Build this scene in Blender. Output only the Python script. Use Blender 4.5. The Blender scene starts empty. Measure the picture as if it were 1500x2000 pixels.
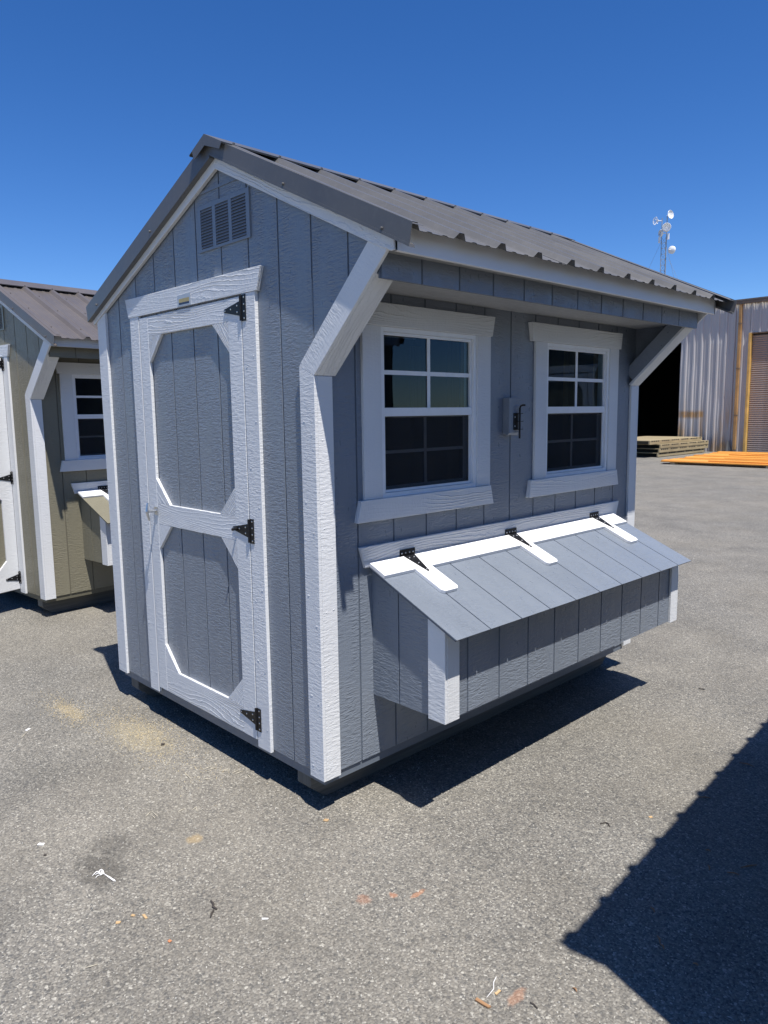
import bpy, bmesh, math, random
from mathutils import Vector, Matrix
R = math.radians
random.seed(7)
rnd = random.Random(11)
sc = bpy.context.scene
COL = sc.collection

# ---------------------------------------------------------------- camera
cam_d = bpy.data.cameras.new("camera")
cam = bpy.data.objects.new("camera", cam_d)
COL.objects.link(cam)
cam.matrix_world = Matrix(((0.6931130398, -0.0873248074, 0.7155198754, 2.19023055),
                           (0.7207076791, 0.1021572851, -0.6856707157, -1.74799702),
                           (-0.0132195047, 0.9909279828, 0.1337422057, 1.46582918),
                           (0, 0, 0, 1)))
cam_d.sensor_fit = 'HORIZONTAL'
cam_d.sensor_width = 36
cam_d.lens = 36 * 1432.2 / 1500
cam_d.clip_start = 0.05
cam_d.clip_end = 3000
sc.camera = cam

# ---------------------------------------------------------------- light
SUN_DIR = Vector((0.417, -0.12, 1.0)).normalized()
world = bpy.data.worlds.new("World")
sc.world = world
world.use_nodes = True
wn = world.node_tree
wn.nodes.clear()
sky = wn.nodes.new('ShaderNodeTexSky')
sky.sky_type = 'NISHITA'
sky.sun_disc = False
sky.sun_elevation = math.asin(SUN_DIR.z)
sky.sun_rotation = math.atan2(SUN_DIR.x, SUN_DIR.y)
sky.altitude = 200
sky.air_density = 0.8
sky.dust_density = 0.0
sky.ozone_density = 5.0
bg = wn.nodes.new('ShaderNodeBackground')
bg.inputs['Strength'].default_value = 0.105
wo = wn.nodes.new('ShaderNodeOutputWorld')
hs = wn.nodes.new('ShaderNodeHueSaturation')
hs.inputs['Saturation'].default_value = 1.25
hs.inputs['Hue'].default_value = 0.509
wn.links.new(sky.outputs[0], hs.inputs['Color'])
wn.links.new(hs.outputs[0], bg.inputs['Color'])
wn.links.new(bg.outputs[0], wo.inputs['Surface'])

sun_d = bpy.data.lights.new("sun", 'SUN')
sun_d.energy = 5.0
sun_d.angle = R(0.53)
sun_d.color = (1.0, 0.955, 0.9)
sun = bpy.data.objects.new("sun", sun_d)
COL.objects.link(sun)
sun.rotation_euler = (-SUN_DIR).to_track_quat('-Z', 'Y').to_euler()
sun.location = (10, -4, 20)

sc.view_settings.view_transform = 'Standard'
sc.view_settings.look = 'None'
sc.view_settings.exposure = 0.52
sc.view_settings.gamma = 1.0
sc.view_settings.use_curve_mapping = False
sc.cycles.max_bounces = 6
sc.cycles.diffuse_bounces = 3
sc.cycles.transparent_max_bounces = 12

# ---------------------------------------------------------------- node helpers
class NT:
    def __init__(s, name):
        s.m = bpy.data.materials.new(name)
        s.m.use_nodes = True
        s.t = s.m.node_tree
        s.t.nodes.clear()
        s.out = s.t.nodes.new('ShaderNodeOutputMaterial')
    def n(s, typ, **kw):
        nd = s.t.nodes.new(typ)
        for k, v in kw.items():
            setattr(nd, k, v)
        return nd
    def put(s, sock, v):
        if isinstance(v, bpy.types.NodeSocket):
            s.t.links.new(v, sock)
        elif v is not None:
            if hasattr(sock, 'default_value'):
                try:
                    sock.default_value = v
                except Exception:
                    sock.default_value = (v[0], v[1], v[2], 1.0)
    def math(s, op, a, b=None, c=None, clamp=False):
        nd = s.n('ShaderNodeMath', operation=op, use_clamp=clamp)
        s.put(nd.inputs[0], a)
        if b is not None: s.put(nd.inputs[1], b)
        if c is not None: s.put(nd.inputs[2], c)
        return nd.outputs[0]
    def map(s, vec, scale=(1, 1, 1), loc=(0, 0, 0)):
        nd = s.n('ShaderNodeMapping')
        s.put(nd.inputs['Vector'], vec)
        nd.inputs['Scale'].default_value = scale
        nd.inputs['Location'].default_value = loc
        return nd.outputs[0]
    def noise(s, vec, scale=1.0, detail=2.0, rough=0.5, dist=0.0):
        nd = s.n('ShaderNodeTexNoise')
        s.put(nd.inputs['Vector'], vec)
        nd.inputs['Scale'].default_value = scale
        nd.inputs['Detail'].default_value = detail
        nd.inputs['Roughness'].default_value = rough
        nd.inputs['Distortion'].default_value = dist
        return nd.outputs['Fac']
    def ramp(s, fac, stops, interp='LINEAR'):
        nd = s.n('ShaderNodeValToRGB')
        s.put(nd.inputs[0], fac)
        cr = nd.color_ramp
        cr.interpolation = interp
        while len(cr.elements) < len(stops):
            cr.elements.new(0.5)
        for e, (p, c) in zip(cr.elements, stops):
            e.position = p
            e.color = (c, c, c, 1) if isinstance(c, (int, float)) else (c[0], c[1], c[2], 1)
        return nd.outputs[0]
    def mix(s, fac, a, b, mode='MIX'):
        nd = s.n('ShaderNodeMix', data_type='RGBA', blend_type=mode)
        s.put(nd.inputs[0], fac)
        s.put(nd.inputs[6], a)
        s.put(nd.inputs[7], b)
        return nd.outputs[2]
    def bump(s, h, dist=0.001, strength=1.0, normal=None):
        nd = s.n('ShaderNodeBump')
        s.put(nd.inputs['Height'], h)
        nd.inputs['Distance'].default_value = dist
        nd.inputs['Strength'].default_value = strength
        if normal is not None: s.put(nd.inputs['Normal'], normal)
        return nd.outputs[0]
    def bsdf(s, color, rough=0.5, metal=0.0, normal=None, spec=0.5):
        nd = s.n('ShaderNodeBsdfPrincipled')
        s.put(nd.inputs['Base Color'], color)
        s.put(nd.inputs['Roughness'], rough)
        s.put(nd.inputs['Metallic'], metal)
        s.put(nd.inputs['Specular IOR Level'], spec)
        if normal is not None: s.put(nd.inputs['Normal'], normal)
        s.t.links.new(nd.outputs[0], s.out.inputs['Surface'])
        return nd
    def uv(s):
        return s.n('ShaderNodeUVMap', uv_map='grain').outputs[0]
    def obj(s):
        return s.n('ShaderNodeTexCoord').outputs['Object']

def rgb(c): return (c[0], c[1], c[2], 1.0)

def painted_wood(name, color, ring=0.5, ripple=1.0, fibre=0.5, rough=0.42, dirt=0.12, spec=0.5):
    """Painted, embossed engineered-wood board. Grain runs along U."""
    m = NT(name)
    uv = m.uv()
    # cathedral grain ridges
    warp = m.noise(m.map(uv, (1.1, 7.5, 1)), 1.0, 1.5, 0.4)
    sx = m.n('ShaderNodeSeparateXYZ'); m.put(sx.inputs[0], uv)
    v = sx.outputs[1]
    wob = m.noise(m.map(uv, (18, 50, 1)), 1.0, 2.0, 0.6)
    ph = m.math('ADD', m.math('MULTIPLY', v, 70.0), m.math('MULTIPLY', warp, 15.0))
    ph = m.math('ADD', ph, m.math('MULTIPLY', wob, 0.9))
    fr = m.math('FRACT', ph)
    ridge = m.ramp(fr, [(0.0, 0.0), (0.6, 0.12), (0.84, 1.0), (1.0, 0.0)])
    patch = m.ramp(m.noise(m.map(uv, (1.3, 5.0, 1), (7, 3, 0)), 1.0, 1.0), [(0.38, 0.15), (0.6, 1.0)])
    ridge = m.math('MULTIPLY', ridge, patch)
    # cross ripples (rough sawn chatter)
    rip = m.noise(m.map(uv, (105, 26, 1)), 1.0, 2.5, 0.6, 0.6)
    rip = m.ramp(rip, [(0.36, 0.0), (0.64, 1.0)])
    mask = m.ramp(m.noise(m.map(uv, (2.2, 10.0, 1), (3, 9, 0)), 1.0, 2.0), [(0.36, 0.25), (0.58, 1.0)])
    rip = m.math('MULTIPLY', rip, mask)
    fib = m.noise(m.map(uv, (14, 260, 1)), 1.0, 2.0, 0.6)
    blob = m.noise(m.map(uv, (70, 70, 1)), 1.0, 3.0, 0.6)
    h = m.math('MULTIPLY', ridge, 1.5 * ring)
    h = m.math('MULTIPLY_ADD', rip, 1.15 * ripple, h)
    h = m.math('MULTIPLY_ADD', fib, 0.55 * fibre, h)
    h = m.math('MULTIPLY_ADD', blob, 0.5 * ripple, h)
    nrm = m.bump(h, 0.0013, 1.0)
    tone = m.noise(m.map(uv, (0.9, 2.5, 1), (1, 5, 0)), 1.0, 4.0, 0.6)
    k = m.ramp(tone, [(0.3, 1.0 - dirt), (0.7, 1.0 + 0.25 * dirt)])
    c = m.mix(1.0, rgb(color), k, 'MULTIPLY')
    # sparse scuffs and fly specks
    spk = m.noise(m.map(uv, (160, 160, 1), (2, 2, 0)), 1.0, 1.0)
    spk = m.ramp(spk, [(0.77, 0.0), (0.8, 1.0)])
    c = m.mix(m.math('MULTIPLY', spk, 0.35), c, rgb((0.12, 0.11, 0.1)))
    rr = m.ramp(m.noise(m.map(uv, (20, 40, 1)), 1.0, 2.0), [(0.3, rough - 0.07), (0.7, rough + 0.1)])
    m.bsdf(c, rr, 0.0, nrm, spec)
    return m.m

def metal_paint(name, color, rough=0.34, spec=0.45):
    m = NT(name)
    o = m.obj()
    n1 = m.noise(m.map(o, (3, 3, 3)), 1.0, 4.0, 0.6)
    c = m.mix(1.0, rgb(color), m.ramp(n1, [(0.3, 0.9), (0.7, 1.05)]), 'MULTIPLY')
    dust = m.noise(m.map(o, (40, 40, 40)), 1.0, 3.0, 0.7)
    c = m.mix(m.math('MULTIPLY', m.ramp(dust, [(0.5, 0.0), (0.8, 1.0)]), 0.12), c, rgb((0.25, 0.245, 0.24)))
    w = m.noise(m.map(o, (5, 1.2, 5)), 1.0, 2.0)
    nrm = m.bump(w, 0.0022, 1.0)
    m.bsdf(c, m.ramp(n1, [(0.3, rough - 0.05), (0.7, rough + 0.1)]), 0.0, nrm, spec)
    return m.m

def plain(name, color, rough=0.5, metal=0.0, var=0.1, scale=20, bump=0.0, spec=0.5):
    m = NT(name)
    o = m.obj()
    n1 = m.noise(m.map(o, (scale,) * 3), 1.0, 3.0, 0.6)
    c = m.mix(1.0, rgb(color), m.ramp(n1, [(0.3, 1 - var), (0.7, 1 + var)]), 'MULTIPLY')
    nrm = m.bump(n1, bump, 1.0) if bump else None
    m.bsdf(c, rough, metal, nrm, spec)
    return m.m

def raw_wood(name, ca, cb, rough=0.7):
    m = NT(name)
    uv = m.uv()
    n1 = m.noise(m.map(uv, (2.5, 70, 1)), 1.0, 3.0, 0.6, 0.4)
    n2 = m.noise(m.map(uv, (1.2, 6, 1), (4, 4, 0)), 1.0, 3.0)
    c = m.mix(m.ramp(n1, [(0.3, 0.0), (0.7, 1.0)]), rgb(ca), rgb(cb))
    c = m.mix(1.0, c, m.ramp(n2, [(0.3, 0.75), (0.7, 1.1)]), 'MULTIPLY')
    m.bsdf(c, rough, 0, m.bump(n1, 0.0008, 1.0), 0.3)
    return m.m

def glass(name, tint=(0.62, 0.68, 0.7)):
    m = NT(name)
    fr = m.n('ShaderNodeFresnel'); fr.inputs['IOR'].default_value = 1.5
    o = m.obj()
    wav = m.noise(m.map(o, (2.5, 2.5, 2.5)), 1.0, 1.0)
    nrm = m.bump(wav, 0.002, 0.6)
    gl = m.n('ShaderNodeBsdfGlossy'); gl.inputs['Roughness'].default_value = 0.01
    gl.inputs['Color'].default_value = (0.62, 0.80, 1, 1)
    m.put(gl.inputs['Normal'], nrm)
    tr = m.n('ShaderNodeBsdfTransparent'); tr.inputs['Color'].default_value = rgb(tint)
    mx = m.n('ShaderNodeMixShader')
    geo_ = m.n('ShaderNodeNewGeometry')
    front = m.math('SUBTRACT', 1.0, geo_.outputs['Backfacing'])
    m.put(mx.inputs[0], m.math('MULTIPLY', m.math('MULTIPLY', fr.outputs[0], 0.85), front, clamp=True))
    m.t.links.new(tr.outputs[0], mx.inputs[1]); m.t.links.new(gl.outputs[0], mx.inputs[2])
    m.t.links.new(mx.outputs[0], m.out.inputs['Surface'])
    return m.m

def screen_mat():
    m = NT('insect_screen_mesh')
    df = m.n('ShaderNodeBsdfDiffuse'); df.inputs['Color'].default_value = (0.035, 0.037, 0.04, 1)
    tr = m.n('ShaderNodeBsdfTransparent')
    mx = m.n('ShaderNodeMixShader'); mx.inputs[0].default_value = 0.5
    m.t.links.new(tr.outputs[0], mx.inputs[1]); m.t.links.new(df.outputs[0], mx.inputs[2])
    m.t.links.new(mx.outputs[0], m.out.inputs['Surface'])
    return m.m

# ---------------------------------------------------------------- mesh helpers
def V(*a): return Vector(a)

class Frame:
    """Local plane: point = O + h*a + v*b + n*d"""
    def __init__(s, O, h, v, n):
        s.O, s.h, s.v, s.n = Vector(O), Vector(h).normalized(), Vector(v).normalized(), Vector(n).normalized()
    def p(s, a, b, d=0): return s.O + s.h * a + s.v * b + s.n * d
    def shift(s, d): return Frame(s.O + s.n * d, s.h, s.v, s.n)

def set_uv(me, grain, off=None):
    g0 = Vector(grain).normalized()
    if off is None: off = (rnd.uniform(0, 50), rnd.uniform(0, 50))
    uvl = me.uv_layers.new(name='grain')
    for poly in me.polygons:
        n = poly.normal
        g = g0
        if abs(n.dot(g)) > 0.9:
            g = Vector((0, 0, 1)) if abs(n.z) < 0.9 else Vector((1, 0, 0))
        u = (g - n * g.dot(n)).normalized()
        w = n.cross(u)
        for li in poly.loop_indices:
            p = me.vertices[me.loops[li].vertex_index].co
            uvl.data[li].uv = (p.dot(u) + off[0], p.dot(w) + off[1])

def link(name, me, mat, parent=None):
    o = bpy.data.objects.new(name, me)
    COL.objects.link(o)
    if mat is not None and not me.materials: me.materials.append(mat)
    if parent is not None: o.parent = parent
    return o

def mesh(name, vs, fs, mat, parent=None, grain=None, bevel=0, smooth=False):
    me = bpy.data.meshes.new(name)
    me.from_pydata([tuple(v) for v in vs], [], fs)
    me.update()
    bm = bmesh.new(); bm.from_mesh(me)
    bmesh.ops.recalc_face_normals(bm, faces=bm.faces)
    if bevel:
        es = [e for e in bm.edges if len(e.link_faces) == 2 and e.calc_face_angle(0) > 0.5]
        bmesh.ops.bevel(bm, geom=es, offset=bevel, segments=1, profile=0.5, affect='EDGES', clamp_overlap=True)
    bm.to_mesh(me); bm.free()
    if grain is not None: set_uv(me, grain)
    if smooth:
        for p in me.polygons: p.use_smooth = True
    return link(name, me, mat, parent)

def slab_geo(polys, d0, d1, F):
    vs, fs = [], []
    for poly in polys:
        k = len(vs); n = len(poly)
        for d in (d0, d1):
            for a, b in poly: vs.append(F.p(a, b, d))
        fs.append(list(range(k, k + n)))
        fs.append(list(range(k + n, k + 2 * n))[::-1])
        for i in range(n):
            j = (i + 1) % n
            fs.append([k + i, k + n + i, k + n + j, k + j])
    return vs, fs

def slab(name, polys, d0, d1, F, mat, parent, grain='v', bevel=0):
    if polys and isinstance(polys[0][0], (int, float)): polys = [polys]
    if name == 'siding_board' and len(polys) > 1:
        # pieces above and below an opening are boards of their own
        above = [q for q in polys if min(p[1] for p in q) > 1.75]
        rest = [q for q in polys if q not in above]
        if above and rest:
            slab(name, above, d0, d1, F, mat, parent, grain, bevel)
            polys = rest
    vs, fs = slab_geo(polys, d0, d1, F)
    g = F.v if grain == 'v' else F.h if grain == 'h' else (F.h * grain[0] + F.v * grain[1])
    return mesh(name, vs, fs, mat, parent, g, bevel)

def rect(a0, a1, b0, b1): return [(a0, b0), (a1, b0), (a1, b1), (a0, b1)]

def box(name, lo, hi, mat, parent=None, grain=(1, 0, 0), bevel=0):
    x0, y0, z0 = lo; x1, y1, z1 = hi
    F = Frame((0, 0, 0), (1, 0, 0), (0, 1, 0), (0, 0, 1))
    vs, fs = slab_geo([rect(x0, x1, y0, y1)], z0, z1, F)
    return mesh(name, vs, fs, mat, parent, grain, bevel)

def tube_geo(pts, r, seg=8, closed_ends=True):
    pts = [Vector(p) for p in pts]
    vs, fs = [], []
    rs = r if isinstance(r, (list, tuple)) else [r] * len(pts)
    for i, p in enumerate(pts):
        t = (pts[min(i + 1, len(pts) - 1)] - pts[max(i - 1, 0)]).normalized()
        a = t.orthogonal().normalized() if i == 0 else (pa - t * pa.dot(t)).normalized()
        pa = a
        b = t.cross(a)
        for k in range(seg):
            an = 2 * math.pi * k / seg
            vs.append(p + (a * math.cos(an) + b * math.sin(an)) * rs[i])
    for i in range(len(pts) - 1):
        for k in range(seg):
            k2 = (k + 1) % seg
            fs.append([i * seg + k, i * seg + k2, (i + 1) * seg + k2, (i + 1) * seg + k])
    if closed_ends:
        fs.append(list(range(seg))[::-1])
        fs.append([(len(pts) - 1) * seg + k for k in range(seg)])
    return vs, fs

def merge(*geos):
    vs, fs = [], []
    for v, f in geos:
        k = len(vs); vs += list(v); fs += [[i + k for i in q] for q in f]
    return vs, fs

def lathe_geo(prof, axis_o, axis_d, seg=20):
    o = Vector(axis_o); d = Vector(axis_d).normalized(); a = d.orthogonal().normalized(); b = d.cross(a)
    vs, fs = [], []
    for r, h in prof:
        for k in range(seg):
            an = 2 * math.pi * k / seg
            vs.append(o + d * h + (a * math.cos(an) + b * math.sin(an)) * r)
    for i in range(len(prof) - 1):
        for k in range(seg):
            k2 = (k + 1) % seg
            fs.append([i * seg + k, i * seg + k2, (i + 1) * seg + k2, (i + 1) * seg + k])
    return vs, fs

def thing(name, label, cat, loc=(0, 0, 0), rz=0, group=None):
    o = bpy.data.objects.new(name, None)
    o.empty_display_size = 0.2
    COL.objects.link(o)
    o.location = loc; o.rotation_euler = (0, 0, rz)
    o['label'] = label; o['category'] = cat
    if group: o['group'] = group
    return o

def tag(o, label, cat, group=None):
    o['label'] = label; o['category'] = cat
    if group: o['group'] = group
    return o

def dup(o, parent, mw=None, name=None):
    c = o.copy()
    COL.objects.link(c)
    c.parent = parent
    if mw is not None: c.matrix_basis = mw
    return c

GZ = -0.155     # ground height; z = 0 is the bottom of the coop's corner boards

# ---------------------------------------------------------------- ground
def asphalt():
    m = NT('weathered_asphalt')
    o = m.obj()
    # aggregate stones
    jit = m.n('ShaderNodeTexNoise'); m.put(jit.inputs['Vector'], o); jit.inputs['Scale'].default_value = 90; jit.inputs['Detail'].default_value = 1
    vj = m.n('ShaderNodeVectorMath', operation='MULTIPLY_ADD')
    m.put(vj.inputs[0], jit.outputs['Color']); vj.inputs[1].default_value = (0.006, 0.006, 0.006); m.put(vj.inputs[2], o)
    co = vj.outputs[0]
    vo = m.n('ShaderNodeTexVoronoi', feature='F1'); m.put(vo.inputs['Vector'], co); vo.inputs['Scale'].default_value = 98
    vo2 = m.n('ShaderNodeTexVoronoi', feature='F1'); m.put(vo2.inputs['Vector'], m.map(co, (1, 1, 1), (3.3, 1.7, 0))); vo2.inputs['Scale'].default_value = 210
    s1 = m.n('ShaderNodeSeparateColor'); m.put(s1.inputs[0], vo.outputs['Color'])
    s2 = m.n('ShaderNodeSeparateColor'); m.put(s2.inputs[0], vo2.outputs['Color'])
    base = m.ramp(s1.outputs[0], [(0.0, (0.075, 0.078, 0.082)), (0.3, (0.15, 0.146, 0.138)), (0.55, (0.185, 0.176, 0.16)), (0.8, (0.235, 0.222, 0.2)), (0.95, (0.29, 0.28, 0.255)), (1.0, (0.42, 0.41, 0.375))])
    fine = m.ramp(s2.outputs[1], [(0.0, (0.09, 0.088, 0.085)), (0.5, (0.17, 0.163, 0.15)), (0.9, (0.23, 0.222, 0.205)), (1.0, (0.42, 0.41, 0.38))])
    gap = m.ramp(vo.outputs['Distance'], [(0.42, 0.0), (0.62, 1.0)])
    c = m.mix(gap, base, fine)
    c = m.mix(m.math('MULTIPLY', m.ramp(s2.outputs[0], [(0.45, 0.0), (0.55, 1.0)], 'LINEAR'), 0.35), c, fine)
    big = m.noise(m.map(o, (0.35, 0.35, 1)), 1.0, 5.0, 0.6)
    mid = m.noise(m.map(o, (2.3, 2.3, 1), (5, 5, 0)), 1.0, 4.0, 0.6)
    c = m.mix(1.0, c, m.ramp(big, [(0.3, (0.86, 0.87, 0.88)), (0.7, (1.1, 1.08, 1.04))]), 'MULTIPLY')
    c = m.mix(1.0, c, m.ramp(mid, [(0.3, 0.83), (0.7, 1.12)]), 'MULTIPLY')
    # warm dust film
    c = m.mix(m.math('MULTIPLY', m.ramp(m.noise(m.map(o, (1.1, 1.1, 1), (9, 2, 0)), 1.0, 3.0), [(0.4, 0.0), (0.75, 1.0)]), 0.22), c, rgb((0.25, 0.225, 0.18)))
    # local stains: (x, y, rx, ry, color, amount)
    for sx, sy, rx, ry, col, am in [(-0.30, -0.80, 0.15, 0.09, (0.05, 0.047, 0.043), 0.5),
                                    (-0.42, -0.70, 0.10, 0.08, (0.05, 0.048, 0.045), 0.4),
                                    (0.545, -0.155, 0.022, 0.016, (0.38, 0.17, 0.09), 0.6),
                                    (0.60, -0.09, 0.012, 0.04, (0.42, 0.18, 0.08), 0.5),
                                    (0.49, -0.24, 0.03, 0.03, (0.35, 0.15, 0.08), 0.35),
                                    (1.10, -0.22, 0.02, 0.05, (0.38, 0.19, 0.11), 0.45),
                                    (-0.235, -0.46, 0.035, 0.035, (0.42, 0.3, 0.14), 0.4),
                                    (-1.85, -0.32, 0.2, 0.05, (0.45, 0.36, 0.2), 0.22),
                                    (-1.25, -0.19, 0.30, 0.13, (0.5, 0.42, 0.24), 0.16)]:
        mp = m.map(o, (1 / rx, 1 / ry, 0), (-sx / rx, -sy / ry, 0))
        ln = m.n('ShaderNodeVectorMath', operation='LENGTH'); m.put(ln.inputs[0], mp)
        d = m.math('ADD', ln.outputs['Value'], m.math('MULTIPLY', m.math('SUBTRACT', m.noise(m.map(o, (28, 28, 1)), 1.0, 3.0, 0.7), 0.5), 1.6))
        f = m.math('MULTIPLY', m.ramp(d, [(0.55, 1.0), (1.3, 0.0)]), am)
        c = m.mix(f, c, rgb(col))
    c = m.mix(1.0, c, rgb((1.06, 1.05, 1.01)), 'MULTIPLY')
    hgt = m.math('MULTIPLY', m.math('SUBTRACT', 0.8, vo.outputs['Distance']), 1.0)
    hgt = m.math('MULTIPLY_ADD', m.math('SUBTRACT', 0.8, vo2.outputs['Distance']), 0.35, hgt)
    hgt = m.math('MULTIPLY_ADD', s1.outputs[2], 0.5, hgt)
    nrm = m.bump(hgt, 0.0031, 1.0)
    m.bsdf(c, m.ramp(s1.outputs[1], [(0.0, 0.5), (1.0, 0.85)]), 0, nrm, 0.2)
    return m.m

me = bpy.data.meshes.new('ground')
me.from_pydata([(-400, -300, GZ), (300, -300, GZ), (300, 600, GZ), (-400, 600, GZ)], [], [(0, 1, 2, 3)])
g_ = link('ground', me, asphalt()); g_['kind'] = 'structure'

# ---------------------------------------------------------------- palettes
WHITE = painted_wood('white_trim_paint', (0.66, 0.67, 0.675), ring=1.2, ripple=0.45, fibre=0.6, rough=0.45, dirt=0.07)
WHITE_V = painted_wood('white_trim_paint_rough_sawn', (0.66, 0.67, 0.675), ring=0.12, ripple=0.6, fibre=0.45, rough=0.45, dirt=0.07)
SMOOTH_WHITE = painted_wood('smooth_white_paint', (0.80, 0.80, 0.80), ring=0.0, ripple=0.07, fibre=0.1, rough=0.4, dirt=0.05)
VINYL = plain('white_vinyl', (0.78, 0.79, 0.8), 0.3, var=0.03)
BLACK = plain('black_powder_coat', (0.009, 0.009, 0.010), 0.4, var=0.2, scale=90, spec=0.25)
STEEL = plain('zinc_plated_steel', (0.62, 0.62, 0.6), 0.28, 1.0, 0.15, 60)
GLASS = glass('window_glass')
SCREEN = screen_mat()
STUD = raw_wood('pine_framing', (0.42, 0.29, 0.16), (0.55, 0.41, 0.25))
SKIDW = raw_wood('weathered_treated_timber', (0.20, 0.19, 0.16), (0.30, 0.28, 0.24))
SKIDD = raw_wood('dark_timber', (0.085, 0.085, 0.08), (0.15, 0.145, 0.13))  # darker tone of the treated timber, for skids and floor joists
SOFF = painted_wood('primed_soffit_paint', (0.36, 0.36, 0.355), ring=0.5, ripple=0.3, fibre=0.5)
DARK = plain('shed_interior_dark', (0.10, 0.085, 0.065), 0.8)

PAL = {
    'blue': dict(side=painted_wood('blue_grey_siding_paint', (0.184, 0.211, 0.250), ring=0.16, ripple=1.1, fibre=0.5, rough=0.34, spec=0.75),
                 under=plain('blue_grey_groove', (0.10, 0.12, 0.15), 0.6),
                 trim=WHITE, trimv=WHITE_V, roof=metal_paint('charcoal_roof_metal', (0.110, 0.109, 0.108)),
                 vent=plain('blue_grey_vent_paint', (0.184, 0.211, 0.250), 0.35, var=0.04),
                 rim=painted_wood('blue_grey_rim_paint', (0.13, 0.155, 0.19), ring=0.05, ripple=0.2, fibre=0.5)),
    'olive': dict(side=painted_wood('olive_beige_siding_paint', (0.20, 0.186, 0.134), ring=0.16, ripple=1.0, fibre=0.5, rough=0.42),
                 under=plain('olive_beige_groove', (0.12, 0.11, 0.08), 0.6),
                 trim=WHITE, trimv=WHITE_V, roof=metal_paint('brown_roof_metal', (0.112, 0.099, 0.092)),
                 vent=plain('olive_vent_paint', (0.20, 0.186, 0.134), 0.35, var=0.04),
                 rim=painted_wood('olive_rim_paint', (0.12, 0.112, 0.08), ring=0.05, ripple=0.2, fibre=0.5)),
}

# ---------------------------------------------------------------- coop geometry constants
W, L = 1.86, 2.475
PKX, PKZ = -0.60, 2.578         # peak of the roof pan plane
SR, SL = 0.482, 0.402           # right and left slopes
EVR, EVL = 0.515, -1.925        # eave x of the metal
OV = 0.042                      # gable overhang of the roof
PITCH = 0.2032                  # siding groove spacing
GR = 0.0045                     # half width of a groove
RIB = 0.2286

def roof_z(x, off=0.0):
    return PKZ + off - (SR * (x - PKX) if x > PKX else SL * (PKX - x))
def gable_top(x): return roof_z(x, -0.055)
def gable_bot(x):
    return 0.012 if x <= 0 else 1.607 + 0.975 * max(x - 0.0, 0)

def gable_strip(a, b, hole=None):
    """Quads of the gable siding between a and b (in x), with an optional door hole."""
    cuts = {a, b}
    for k in (0.0, PKX): 
        if a < k < b: cuts.add(k)
    if hole:
        for k in hole[:2]:
            if a < k < b: cuts.add(k)
    cuts = sorted(cuts)
    out = []
    for p, q in zip(cuts, cuts[1:]):
        mid = (p + q) / 2
        def zb(x):
            return 1.607 + 0.975 * x if mid > 0 else 0.012
        zt = [gable_top(p), gable_top(q)]
        z0 = [zb(p), zb(q)]
        if hole and hole[0] < mid < hole[1]:
            z0 = [hole[3], hole[3]]
        out.append([(p, z0[0]), (q, z0[1]), (q, max(zt[1], z0[1] + .001)), (p, zt[0])])
    return out

def hinge_plate_geo(w, h, t=0.003):
    F = Frame((0, 0, 0), (1, 0, 0), (0, 0, 1), (0, -1, 0))
    return slab_geo([rect(0, w, -h / 2, h / 2)], 0, t, F)

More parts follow.
